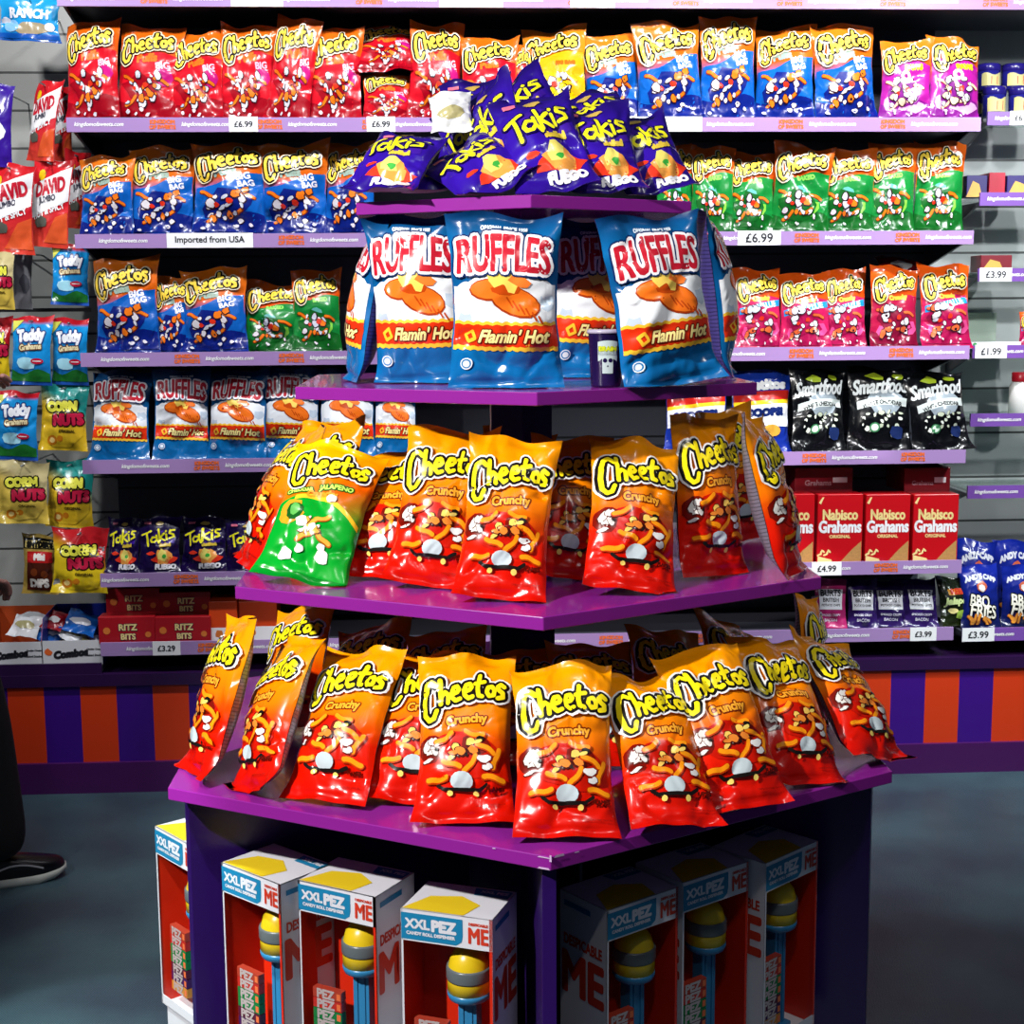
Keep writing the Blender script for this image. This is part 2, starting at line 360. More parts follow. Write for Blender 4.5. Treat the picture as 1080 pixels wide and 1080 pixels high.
def k_ruffles(seed=3):
    rng = random.Random(seed); a = Art(1.55)
    def jag(base, amp, fr, arch=0): return lambda x: base+arch*(1-4*x*x)+amp*abs(math.sin(fr*x*PI+seed))
    a.add('#eef2f6', band(lambda x: .50, jag(.90, .02, 9, .12), 36))
    a.add('#c4d4e4', [blob(rng, -.38, .62, .09, 8, .4), blob(rng, .40, .78, .07, 8, .4)])
    a.add('#ffc838', band(lambda x: .365-.03*x-.018*abs(math.sin(14*x*PI)), lambda x: .60-.03*x+.02*abs(math.sin(11*x*PI+1)), 44))
    a.add('#e83410', band(lambda x: .40-.03*x-.012*abs(math.sin(14*x*PI)), lambda x: .575-.03*x+.015*abs(math.sin(11*x*PI+1)), 44))
    a.add('#a83808', xf([disc(0, 0, .25, 16, .13)], 1, .1, .79, -.35)+[disc(-.13, .90, .2, 14, .10)])
    a.add('#f4741c', xf([disc(0, 0, .235, 16, .115)], 1, .1, .795, -.35)+[disc(-.13, .905, .185, 14, .085)])
    a.add('#c84808', [p for k in range(6) for p in strokes([[(.02+.06*k, .83-.035*k), (.08+.055*k, .74-.03*k)]], .008, 6)]+[blob(rng, .02, .90, .14, 9, .15, .05)])
    a.add('#ffd860', [blob(rng, -.03, 1.0, .10, 9, .45, .09), blob(rng, .08, .96, .07, 9, .4)])
    a.add('#ff8030', [blob(rng, .15, .97, .10, 9, .35, .05, -.3)])
    a.add('#6a1808', text("Flamin' Hot", .62, .09, .485, .016, 0, -.03, .3, 1.15)); a.add('#ffec9a', text("Flamin' Hot", .62, .09, .485, .005, 0, -.03, .3, 1.15))
    a.add('#ffc030', strokes([[(-.33, .44), (-.36, .50), (-.30, .54), (-.27, .47), (-.33, .44)]], .014, 7))
    a.add('#e6f0f6', [disc(-.35, .24, .055, 14)]); a.add('#1878b8', [disc(-.35, .24, .044, 14)]); a.add('#e6f0f6', [disc(-.35, .24, .032, 10)])
    a.add('#dceaf4', text('ORIGINAL SINCE 1958', .4, .0, 1.42, .003))
    R = lambda b: text('RUFFLES', .82, .0, 1.17, b, .055, -.03, 0, 1.75, .12)
    a.add('#0a2a60', R(.050), True); a.add('#f4f0f4', R(.036), True); a.add('#c01c30', R(.010), True)
    return dict(art=a, mat=film('film_ruffles', [(0, '#08609e'), (.3, '#0a6cae'), (.5, '#085c98'), (.72, '#064e86'), (.84, '#0a6aaa'), (1, '#08305e')]), back='film_back_purple', T=.46)
def k_takis(seed=4):
    rng = random.Random(seed); a = Art(1.5)
    a.add('#3c1898', [blob(rng, .1, .95, .34, 9, .3, .2)])
    a.add('#e83820', [blob(rng, .12, .36, .30, 12, .3, .13), blob(rng, -.2, .52, .10, 8, .35, .05)])
    a.add('#f0a048', [blob(rng, .12, .42, .19, 11, .3, .2)]); a.add('#f0e070', [blob(rng, .1, .48, .12, 10, .25, .15)])
    a.add('#3cae40', [blob(rng, .14, .45, .055, 8, .25)])
    a.add('#f2f2f8', xf(text('FUEGO', .46, 0, 0, .014, 0, 0, .1, 1.2), 1, .16, .17, .02))
    a.add('#e0c040', text('Rolled', .26, .16, .74, .014, 0, .1))
    a.add('#e0708c', [[(-.36, 1.30), (-.2, 1.30), (-.2, 1.36), (-.36, 1.36)]])
    a.add('#c0a050', [blob(rng, 0, 1.3, .1, 10, .2, .05)])
    T = lambda r: xf(strokes([[(x-.5, (y-.6)*.62) for x, y in l] for l in TK], r, 8), .84, 0, .97, .16)
    a.add('#1a0a50', T(.058), True); a.add('#f6ee20', T(.030), True)
    return dict(art=a, mat=film('film_takis', [(0, '#240a78'), (.4, '#30109a'), (.8, '#2c1090'), (1, '#1c0a60')], 0, .06), back='film_back_silver', T=.42)
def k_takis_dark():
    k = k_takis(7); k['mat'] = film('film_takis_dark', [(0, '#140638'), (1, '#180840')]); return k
def k_smart(seed=5):
    rng = random.Random(seed); a = Art(1.45)
    a.add('#8c98a0', [blob(rng, .05, .85, .30, 14, .12, .22)])
    a.add('#e8ecec', text('Smartfood', .86, .0, 1.12, .010, .02, .08, .25, 1.7))
    a.add('#c8d0cc', band(lambda x: .72+.1*x+.08*(1-4*x*x), lambda x: .86+.1*x+.08*(1-4*x*x), 8, -.40, .42)); a.add('#101418', text('WHITE CHEDDAR', .66, .01, .79, .003, .10, .1, 0, 1.2))
    busy(rng, a, .0, .50, .34, .20, 26, ['#d4dcc8', '#b8c0a8', '#e8ece0'], '#181c18', .045)
    a.add('#3a7c50', [disc(-.12, .42, .085, 12)]); a.add('#d8ecd8', [disc(-.12, .42, .06, 10)])
    a.add('#a0b428', [blob(rng, -.1, 1.28, .14, 8, .3, .06), blob(rng, .25, 1.3, .08, 8, .3, .05)]); a.add('#1c2c5c', [blob(rng, .25, .34, .12, 8, .2)])
    return dict(art=a, mat=film('film_smart', [(0, '#08090c'), (1, '#0c0e12')]), back='film_back_silver', T=.42)
def k_scoops(seed=6):
    rng = random.Random(seed); a = Art(1.5)
    a.add('#f0f2f6', band(lambda x: .5, lambda x: .95+.1*x, 6)); a.add('#c02018', band(lambda x: .95+.1*x, lambda x: 1.12+.1*x, 6)); a.add('#f0c020', band(lambda x: .88+.1*x, lambda x: .95+.1*x, 6))
    a.add('#f4f4f6', text('Tostitos', .8, 0, 1.24, .02, 0, .1)); a.add('#142868', text('SCOOPS!', .7, 0, .74, .018, 0, .1)); a.add('#e0a840', [disc(.18, .42, .15, 12, .11), disc(-.2, .3, .13, 12, .1)])
    return dict(art=a, mat=film('film_scoops', [(0, '#142c90'), (1, '#1838a0')]), back='film_back_silver', T=.42)
def k_david(seed=7):
    rng = random.Random(seed); a = Art(1.45)
    a.add('#eceaea', band(lambda x: .62+.35*x, lambda x: 1.18+.35*x, 6)); a.add('#e0582c', [[(-.1, .08), (.5, .08), (.5, .6), (.2, .5)]])
    a.add('#5a5a50', [blob(rng, -.2, .42, .2, 9, .2, .1)]); a.add('#f0c010', [disc(-.24, 1.18, .09, 10)])
    a.add('#c01c30', text('DAVID', .74, 0, 1.0, .016, 0, .2, 0, 1.3)); a.add('#404050', text('JUMBO', .42, -.05, .78, .006, 0, .2)); a.add('#f0f0f0', text('HOT & SPICY', .8, 0, .60, .005, 0, .28))
    return dict(art=a, mat=film('film_david', [(0, '#d84030'), (.5, '#cc1c2c'), (1, '#d01c24')]), back='film_back_silver', T=.3)
def k_teddy(seed=8):
    rng = random.Random(seed); a = Art(1.4)
    a.add('#1c6828', band(lambda x: .02, lambda x: .28+.06*math.sin(8*x), 10)); a.add('#a8e0f0', [blob(rng, -.1, .45, .26, 10, .2, .14)])
    a.add('#e0e060', [[(-.5, 1.05), (-.2, 1.32), (-.5, 1.32)]])
    a.add('#1c3c80', text('Teddy', .66, 0, .98, .05, .02, .1, 0, 1.2)); a.add('#f4f6fa', text('Teddy', .66, 0, .98, .022, .02, .1, 0, 1.2))
    a.add('#5c3010', text('Grahams', .56, .0, .78, .03, .02, .1)); a.add('#f0e0b0', text('Grahams', .56, .0, .78, .008, .02, .1))
    a.add('#c01838', [disc(.18, .50, .16, 14, .06)]); a.add('#f4e4e8', strokes([[(.08, .50), (.28, .50)]], .01, 6))
    return dict(art=a, mat=film('film_teddy', [(0, '#1c48a0'), (.4, '#1890d8'), (.88, '#1498e0'), (.93, '#c01828'), (1, '#c81c28')]), back='film_back_silver', T=.3)
def k_corn(seed=9, edge='#209890', low='#e0b828'):
    rng = random.Random(seed); a = Art(1.4)
    a.add(low, [blob(rng, .0, .55, .46, 14, .1, .5)]); a.add('#c87818', [disc(-.22, .22, .11, 10), disc(-.05, .26, .07, 8)]); a.add('#f0d080', [disc(-.22, .22, .06, 8)])
    T = lambda s, b, x, y: text(s, .62, x, y, b, 0, .06, 0, 1.15)
    a.add('#101008', T('CORN', .055, -.03, .93)); a.add('#f0ec50', T('CORN', .025, -.03, .93))
    a.add('#300810', T('NUTS', .050, .12, .66)); a.add('#c01c40', T('NUTS', .025, .12, .66)); a.add('#504010', text('ORIGINAL', .34, .1, .42, .004))
    n = 'film_corn'+edge[1:]+low[1:]
    return dict(art=a, mat=film(n, [(0, low), (.5, low), (.75, edge), (1, edge)], .4), back='film_back_silver', T=.3)
def k_snyder():
    rng = random.Random(3); a = Art(1.45)
    a.add('#14120c', band(lambda x: 1.12, lambda x: 1.45, 2)); a.add('#d8c070', [[(-.42, 1.14), (.42, 1.14), (.42, 1.30), (-.42, 1.30)]]); a.add('#14120c', text("SNYDER'S", .72, 0, 1.22, .02))
    a.add('#c02020', [[(-.36, .78), (.36, .78), (.36, 1.05), (-.36, 1.05)]]); a.add('#4a1c10', [[(-.36, .1), (.36, .1), (.36, .78), (-.36, .78)]]); a.add('#f0e8e0', text('Mini', .3, 0, .92, .02)+text('DIPS', .5, 0, .28, .02))
    a.add('#7c3818', [disc(-.15, .55, .1, 9), disc(.14, .5, .1, 9)])
    return dict(art=a, mat=film('film_snyder', [(0, '#b09040'), (1, '#c0a050')]), back='film_back_silver', T=.3)
def k_burts(low='#2c1858', seed=4):
    a = Art(1.35)
    a.add('#eceaf0', [[(-.36, .5), (.36, .5), (.38, 1.05), (-.38, 1.05)]]); a.add('#181420', text('BURTS', .62, 0, .95, .008, 0, 0, 0, 1.1)+text('BRITISH', .5, 0, .76, .003)+text('POTATO CHIPS', .6, 0, .62, .002))
    a.add('#e0dcec', text('SMOKED CRISPY', .6, 0, .36, .002)+text('BACON', .4, 0, .22, .002))
    return dict(art=a, mat=film('film_burts'+low[1:], [(0, low), (1, low)]), back='film_back_silver', T=.35)
def k_rebel():
    rng = random.Random(9); a = Art(1.3)
    a.add('#d89020', [[(-.3, .80), (.34, .84), (.34, 1.0), (-.3, .96)]]); a.add('#c03018', text('REBEL', .5, .02, .90, .014)); a.add('#d8e8a0', text('Jalapeno', .8, 0, .64, .014, 0, .05, .2))
    a.add('#8aa840', [blob(rng, .1, .3, .26, 10, .2, .14)]); a.add('#e8d890', [blob(rng, -.2, .4, .12, 9, .2, .07), blob(rng, .2, .42, .1, 9, .2, .05)])
    return dict(art=a, mat=film('film_rebel', [(0, '#182008'), (1, '#141c10')]), back='film_back_silver', T=.42)
def k_bbq():
    rng = random.Random(10); a = Art(1.4)
    a.add('#d8dce8', text('ANDY CAPP', .8, 0, 1.05, .012, .12)); a.add('#c86040', [blob(rng, 0, .92, .14, 9, .2, .12)]); a.add('#e8e4e0', [blob(rng, 0, .88, .08, 8, .3)])
    a.add('#101008', text('BBQ', .5, -.06, .58, .036, 0, -.1, 0, 1.3)+text('FRIES', .66, .04, .38, .036, 0, -.1, 0, 1.3)); a.add('#f0ecdc', text('BBQ', .5, -.06, .58, .008, 0, -.1, 0, 1.3)+text('FRIES', .66, .04, .38, .008, 0, -.1, 0, 1.3))
    sticks(rng, a, [(rng.uniform(-.3, .35), rng.uniform(.12, .26), rng.uniform(0, 3)) for _ in range(7)], '#e89838', '#a04810', .03, .2)
    return dict(art=a, mat=film('film_bbq', [(0, '#0c1440'), (1, '#14289a')]), back='film_back_silver', T=.42)
def k_ranch():
    rng = random.Random(11); a = Art(.95)
    a.add('#a89878', [blob(rng, .05, .26, .3, 12, .15, .13)]); a.add('#0c50a8', band(lambda x: .02, lambda x: .15, 6)); a.add('#f0f4f8', text('RANCH', .66, 0, .56, .012, 0, -.02, 0, 1.3)); a.add('#80b8e0', [disc(-.3, .3, .13, 12)])
    a.add('#e8e8ee', [disc(.36, .3, .09, 10)])
    return dict(art=a, mat=film('film_ranch', [(0, '#1048a0'), (.3, '#1890d0'), (1, '#20a0d8')]), back='film_back_silver', T=.3)
def k_plain(name, col, art_col='#f0f0f0'):
    rng = random.Random(len(name)); a = Art(1.4)
    a.add(art_col, [blob(rng, 0, .6, .3, 10, .3, .2)])
    return dict(art=a, mat=film('film_'+name, [(0, col), (1, col)]), back='film_back_silver', T=.4)
KINDS = dict(crunchy=k_crunchy, jalapeno=k_jalapeno, big=k_big, red=k_red, green=k_green, yellow=k_yellow, purple=k_purple,
    pink=k_pink, maroon=lambda: k_pink(False), ruffles=k_ruffles, takis=k_takis, takisd=k_takis_dark, smart=k_smart, scoops=k_scoops,
    david=k_david, teddy=k_teddy, corn=k_corn, cornr=lambda: k_corn(10, '#b81c24', '#e0c020'), corng=lambda: k_corn(12, '#d8c890', '#e0c050'), snyder=k_snyder,
    burts=k_burts, burtsp=lambda: k_burts('#b02868'), rebel=k_rebel, bbq=k_bbq, ranch=k_ranch,
    violet=lambda: k_plain('violet', '#381890'), white=lambda: k_plain('white', '#e4e6ea', '#b0a878'), grey=lambda: k_plain('grey', '#8c8c90', '#606068'), darkred=lambda: k_plain('darkred', '#8c1020', '#e0e0e0'), bluew=lambda: k_plain('bluew', '#1860b8', '#e8e8f0'))
def back_mat(n):
    col = {'film_back_grey': '#8a8496', 'film_back_purple': '#4c4488', 'film_back_silver': '#b4b6c0'}[n]
    if n in MATS: return MATS[n]
    m = pm(n, col, .3, .35)
    nt = m.node_tree; b = nt.nodes['Principled BSDF']; uv = nt.nodes.new('ShaderNodeUVMap')
    wv = nt.nodes.new('ShaderNodeTexWave'); wv.bands_direction = 'Y'; wv.inputs['Scale'].default_value = 14; wv.inputs['Distortion'].default_value = 1.5
    mp = nt.nodes.new('ShaderNodeMath'); mp.operation = 'GREATER_THAN'; mp.inputs[1].default_value = .8
    mx = nt.nodes.new('ShaderNodeMix'); mx.data_type = 'RGBA'; c = lin(col); mx.inputs[6].default_value = c; mx.inputs[7].default_value = tuple(x*.45 for x in c[:3])+(1,)
    nt.links.new(uv.outputs[0], wv.inputs[0]); nt.links.new(wv.outputs['Fac'], mp.inputs[0]); nt.links.new(mp.outputs[0], mx.inputs[0]); nt.links.new(mx.outputs[2], b.inputs['Base Color'])
    return m
CUT = {}
def kind_data(k, nu, nv):
    key = (k, nu, nv)
    if key not in CUT:
        d = KINDS[k](); CUT[key] = (d, d['art'].cut(nu, nv))
    return CUT[key]
def make_bag(kind, Bp, Tp, W, face, seed, label, group, nu=30, nv=46, thick=None, name='snack_bag', zmin=True, wrinkle=1., twist=0., bend=0., cat='bag of snacks', ripple=1., flare=.125):
    """pillow bag from base point Bp to top point Tp, face = horizontal direction its front looks"""
    d, (pic, logo) = kind_data(kind, nu, nv)
    rng = np.random.RandomState(seed*7+13)
    Bp = np.array(Bp, float); Tp = np.array(Tp, float); ax = Tp-Bp; H = np.linalg.norm(ax); ax /= H
    n0 = np.array([face[0], face[1], face[2] if len(face) > 2 else 0.]); n = n0-ax*(n0@ax); n /= np.linalg.norm(n); r = np.cross(ax, n)
    rz = math.atan2(n[0], -n[1])
    T = thick if thick else d['T']*W
    U, V = np.meshgrid(np.linspace(-1, 1, nu+1), np.linspace(0, 1, nv+1))
    g = np.clip(np.sin(PI*np.clip((V-.045)/.91, 0, 1)), 0, 1)**.55*(1+.30*(.45-V))
    hw = W/2*(1-flare*np.sin(PI*V)**.8+.006*np.sin(V*31+rng.rand()*6)+.006*np.sin(V*17+rng.rand()*6))
    X = hw*U; Z = V*H
    D = T/2*np.maximum(0, 1-np.abs(U)**2.3)**.6*g
    Wr = np.zeros_like(U); k = (W/.19)
    def crease(cx, cz, a, L, wd, amp):
        nonlocal Wr
        dx, dz = X-cx, Z-cz; s = dx*math.cos(a)+dz*math.sin(a); t = -dx*math.sin(a)+dz*math.cos(a)
        Wr = Wr+amp*np.exp(-(s/L)**2)*np.exp(-np.sqrt(t*t+(wd*.35)**2)/wd)
    hero = nu >= 24; mul = 1 if hero else 1.5
    for i in range(9): crease(rng.uniform(-.42, .42)*W, H*rng.uniform(.84, .92), PI/2+rng.uniform(-.7, .7), rng.uniform(.025, .07)*k, rng.uniform(.005, .011)*k*mul, rng.uniform(-.006, .005)*k)
    for i in range(9): crease(rng.uniform(-.42, .42)*W, H*rng.uniform(.07, .18), PI/2+rng.uniform(-.8, .8), rng.uniform(.025, .06)*k, rng.uniform(.005, .011)*k*mul, rng.uniform(-.007, .004)*k)
    for i in range(10):
        sgn = rng.choice([-1, 1]); crease(sgn*rng.uniform(.33, .46)*W, H*rng.uniform(.15, .85), rng.uniform(-.5, .5), rng.uniform(.02, .045)*k, rng.uniform(.004, .009)*k*mul, rng.uniform(-.008, .002)*k)
    for i in range(5): crease(rng.uniform(-.3, .3)*W, H*rng.uniform(.25, .75), rng.uniform(0, PI), rng.uniform(.04, .09)*k, rng.uniform(.008, .02)*k, rng.uniform(-.007, .004)*k)
    if hero:
        crease(rng.uniform(-.2, .2)*W, H*rng.uniform(.10, .17), rng.uniform(-.35, .35), .06*k, .010*k, -.006*k); crease(rng.uniform(-.25, .25)*W, H*rng.uniform(.84, .90), rng.uniform(-.5, .5), .05*k, .008*k, -.005*k)
        for i in range(6): crease(rng.uniform(-.45, .45)*W, H*rng.uniform(.1, .9), rng.uniform(0, PI), rng.uniform(.02, .05)*k, rng.uniform(.0025, .005)*k, rng.uniform(-.003, .003)*k)
    Wr *= 2.1*wrinkle*np.clip(g*1.2, 0, 1)*np.clip((1-np.abs(U))*6, 0, 1)
    ph = rng.uniform(0, 6, 6)
    top = np.clip((V-.80)/.2, 0, 1)**1.6; bot = np.clip((.16-V)/.16, 0, 1)**1.5
    mid = ripple*.012*k*(top*(np.sin(3.1*U+ph[0])+.5*np.sin(7*U+ph[1]))+bot*.7*(np.sin(3.4*U+ph[2])+.5*np.sin(8*U+ph[3])))
    mid = mid+(bend if bend else rng.uniform(-.012, .03))*V**2.2-.02*k*bot*(1 if zmin else .3)
    Z = Z+ripple*k*(top*(.006*np.sin(4*U+ph[4])+rng.uniform(-.010, .010)*U)+.004*np.abs(U)**4*(top-bot*.0))
    tw = twist*(V-.3)
    Zf = Z; 
    def place(xx, yy, zz):
        c, s = np.cos(tw), np.sin(tw); x2 = xx*c-yy*s; y2 = xx*s+yy*c
        P = Bp+x2[..., None]*r-y2[..., None]*n+zz[..., None]*ax
        if zmin: P[..., 2] = np.maximum(P[..., 2], Bp[2]+.0015+.0*xx)
        return P
    Pf = place(X, mid-D-Wr, Z); Pb = place(X, mid+D*.85+.0012, Z)
    cz, sz = math.cos(-rz), math.sin(-rz)
    def local(P):
        Q = P-Bp; return np.stack([Q[..., 0]*cz-Q[..., 1]*sz, Q[..., 0]*sz+Q[..., 1]*cz, Q[..., 2]], -1)
    Pf, Pb = local(Pf), local(Pb)
    def normals(P):
        du = np.gradient(P, axis=1); dv = np.gradient(P, axis=0); m = np.cross(du, dv); l = np.linalg.norm(m, axis=-1, keepdims=True); return m/np.maximum(l, 1e-12)
    Nf, Nb = normals(Pf), -normals(Pb)
    root = empty(name, tuple(Bp), rz, label, cat, group)
    j0, j1 = max(1, round(nv*.05)), nv-max(1, round(nv*.05)); m_ = nu+1
    def sheet(a, b, flip, base):
        F_ = []
        for j in range(a, b):
            for i in range(nu):
                q = ((j-a)*m_+i, (j-a)*m_+i+1, (j-a+1)*m_+i+1, (j-a+1)*m_+i)
                F_.append(tuple(x+base for x in (q[::-1] if flip else q)))
        return F_
    uv = np.stack([(U+1)/2, V], -1)
    def seg(nm, a, b):
        vf = Pf[a:b+1].reshape(-1, 3); vb = Pb[a:b+1].reshape(-1, 3); nf = len(vf)
        F1 = sheet(a, b, False, 0); F2 = sheet(a, b, True, nf)
        o = mesh_obj(nm, np.vstack([vf, vb]).tolist(), F1+F2, [d['mat'], back_mat(d['back'])], [0]*len(F1)+[1]*len(F2), root,
            normals=np.vstack([Nf[a:b+1].reshape(-1, 3), Nb[a:b+1].reshape(-1, 3)]), uvs=np.vstack([uv[a:b+1].reshape(-1, 2)]*2))
        return o
    def printed(data, base_off):
        Vv, Fs, MI, cols = data
        u, t, L = (Vv[:, 0]+1)/2*nu, Vv[:, 1]*nv, Vv[:, 2]
        i = np.clip(u.astype(int), 0, nu-1); j = np.clip(t.astype(int), 0, nv-1); a = (u-i)[:, None]; b = (t-j)[:, None]
        lerp = lambda G: G[j, i]*(1-a)*(1-b)+G[j, i+1]*a*(1-b)+G[j+1, i]*(1-a)*b+G[j+1, i+1]*a*b
        N = lerp(Nf); N /= np.maximum(np.linalg.norm(N, axis=1, keepdims=True), 1e-9)
        return (lerp(Pf)+N*(base_off+L[:, None]*.00022*(1 if hero else 1.4)), N, Fs, MI, [ink(c) for c in cols])
    off = .0007 if hero else .0016
    p = seg('pouch', j0, j1)
    if pic:
        P_, N_, Fs, MI, ms = printed(pic, off)
        # the printed picture belongs to the pouch's own mesh
        me = p.data; nv0 = len(me.vertices); vf = Pf[j0:j1+1].reshape(-1, 3); vb = Pb[j0:j1+1].reshape(-1, 3)
        F1 = sheet(j0, j1, False, 0); F2 = sheet(j0, j1, True, len(vf))
        allv = np.vstack([vf, vb, P_]).tolist(); allf = F1+F2+[tuple(x+2*len(vf) for x in f) for f in Fs]
        mi = [0]*len(F1)+[1]*len(F2)+[x+2 for x in MI]
        nn = np.vstack([Nf[j0:j1+1].reshape(-1, 3), Nb[j0:j1+1].reshape(-1, 3), N_])
        uu = np.vstack([uv[j0:j1+1].reshape(-1, 2)]*2+[np.zeros((len(P_), 2))])
        bpy.data.objects.remove(p); bpy.data.meshes.remove(me)
        p = mesh_obj('pouch', allv, allf, [d['mat'], back_mat(d['back'])]+ms, mi, root, normals=nn, uvs=uu)
    if logo:
        P_, N_, Fs, MI, ms = printed(logo, off+.0001)
        mesh_obj('logo', P_.tolist(), Fs, ms, MI, root, normals=N_)
    seg('top_seal', j1, nv); seg('bottom_seal', 0, j0)
    return root
ORD = ['leftmost', 'second', 'third', 'fourth', 'fifth', 'sixth', 'seventh', 'eighth', 'ninth']

# ------------------------------------------------------------------ the room
YW, YB = 4.737, 5.17
ZS = [2.1728, 1.8164, 1.4456, 1.1032, .7331, .5042]
XL, XR = -1.115, 1.7527
def floor_mat():
    m = pm('floor_vinyl', '#2c3a48', .48); nt = m.node_tree; b = nt.nodes['Principled BSDF']
    tc = nt.nodes.new('ShaderNodeTexCoord'); mp = nt.nodes.new('ShaderNodeMapping'); mp.inputs['Scale'].default_value = (22, 22, 22); mp.inputs['Rotation'].default_value = (0, 0, .9)
    nt.links.new(tc.outputs['Object'], mp.inputs[0])
    br = nt.nodes.new('ShaderNodeTexBrick'); br.inputs['Mortar Size'].default_value = .06; br.inputs['Mortar Smooth'].default_value = .6; br.inputs['Brick Width'].default_value = .9; br.inputs['Row Height'].default_value = .5
    nt.links.new(mp.outputs[0], br.inputs['Vector'])
    n = nt.nodes.new('ShaderNodeTexNoise'); n.inputs['Scale'].default_value = 2.2; n.inputs['Detail'].default_value = 6; nt.links.new(tc.outputs['Object'], n.inputs['Vector'])
    r = nt.nodes.new('ShaderNodeValToRGB'); r.color_ramp.elements[0].position = .35; r.color_ramp.elements[0].color = lin('#2a3848'); r.color_ramp.elements[1].position = .7; r.color_ramp.elements[1].color = lin('#466670')
    nt.links.new(n.outputs['Fac'], r.inputs[0])
    mx = nt.nodes.new('ShaderNodeMix'); mx.data_type = 'RGBA'; mx.blend_type = 'SCREEN'; mx.inputs[7].default_value = (.05, .07, .08, 1); nt.links.new(br.outputs['Fac'], mx.inputs[0]); nt.links.new(r.outputs[0], mx.inputs[6]); nt.links.new(mx.outputs[2], b.inputs['Base Color'])
    bp = nt.nodes.new('ShaderNodeBump'); bp.inputs['Strength'].default_value = .8; bp.inputs['Distance'].default_value = .004; nt.links.new(br.outputs['Fac'], bp.inputs['Height']); nt.links.new(bp.outputs[0], b.inputs['Normal'])
    return m
def slat_mat(name, col, gap, rough=.35):
    m = pm(name, col, rough); nt = m.node_tree; b = nt.nodes['Principled BSDF']
    tc = nt.nodes.new('ShaderNodeTexCoord'); sp = nt.nodes.new('ShaderNodeSeparateXYZ'); nt.links.new(tc.outputs['Object'], sp.inputs[0])
    a = nt.nodes.new('ShaderNodeMath'); a.operation = 'PINGPONG'; a.inputs[1].default_value = gap/2; nt.links.new(sp.outputs[2], a.inputs[0])
    g = nt.nodes.new('ShaderNodeMath'); g.operation = 'LESS_THAN'; g.inputs[1].default_value = .004; nt.links.new(a.outputs[0], g.inputs[0])
    mx = nt.nodes.new('ShaderNodeMix'); mx.data_type = 'RGBA'; c = lin(col); mx.inputs[6].default_value = c; mx.inputs[7].default_value = tuple(x*.15 for x in c[:3])+(1,)
    nt.links.new(g.outputs[0], mx.inputs[0]); nt.links.new(mx.outputs[2], b.inputs['Base Color'])
    return m
def stripe_mat():
    m = pm('stripe_paint', '#e04818', .35); nt = m.node_tree; b = nt.nodes['Principled BSDF']
    tc = nt.nodes.new('ShaderNodeTexCoord'); sp = nt.nodes.new('ShaderNodeSeparateXYZ'); nt.links.new(tc.outputs['Object'], sp.inputs[0])
    a = nt.nodes.new('ShaderNodeMath'); a.operation = 'ADD'; a.inputs[1].default_value = 1.1739+.2348*40; nt.links.new(sp.outputs[0], a.inputs[0])
    q = nt.nodes.new('ShaderNodeMath'); q.operation = 'MODULO'; q.inputs[1].default_value = .2348; nt.links.new(a.outputs[0], q.inputs[0])
    g = nt.nodes.new('ShaderNodeMath'); g.operation = 'GREATER_THAN'; g.inputs[1].default_value = .1174; nt.links.new(q.outputs[0], g.inputs[0])
    mx = nt.nodes.new('ShaderNodeMix'); mx.data_type = 'RGBA'; mx.inputs[6].default_value = lin('#d83c14'); mx.inputs[7].default_value = lin('#3c0f80')
    nt.links.new(g.outputs[0], mx.inputs[0]); nt.links.new(mx.outputs[2], b.inputs['Base Color'])
    return m
m = MB(); m.box(-4, 5, -1.5, 5.3, -.05, 0, floor_mat()); glass = pm('glass_shelf', '#9cc0b4', .08); glass.node_tree.nodes['Principled BSDF'].inputs['Alpha'].default_value = .28; tag(m.build('floor'), kind='structure')
m = MB(); m.box(XL, XR, YB, YB+.08, 0, 3.3, slat_mat('dark_slatwall', '#484b56', .16)); m.box(-4, XL, YB, YB+.08, 0, 3.3, slat_mat('white_slatwall', '#a9aaa4', .125))
m.box(XR, 5, YB, YB+.08, 0, 3.3, slat_mat('grey_slatwall', '#b4bab8', .16)); tag(m.build('wall_back'), kind='structure')
pur = pm('purple_laminate', '#4a1560', .3, noise=.08); purd = pm('dark_purple_laminate', '#2c1040', .35)
m = MB(); m.box(-4, 5, YW, YB, .1026, .361, stripe_mat()); tag(m.build('trim_1'), kind='structure')
m = MB(); m.box(-4, 5, YW-.012, YB, .361, .40, purd); tag(m.build('trim_2'), kind='structure')
m = MB(); m.box(-4, 5, YW-.015, YB, 0, .1026, pm('skirting_purple', '#481458', .35)); tag(m.build('baseboard_back'), kind='structure')
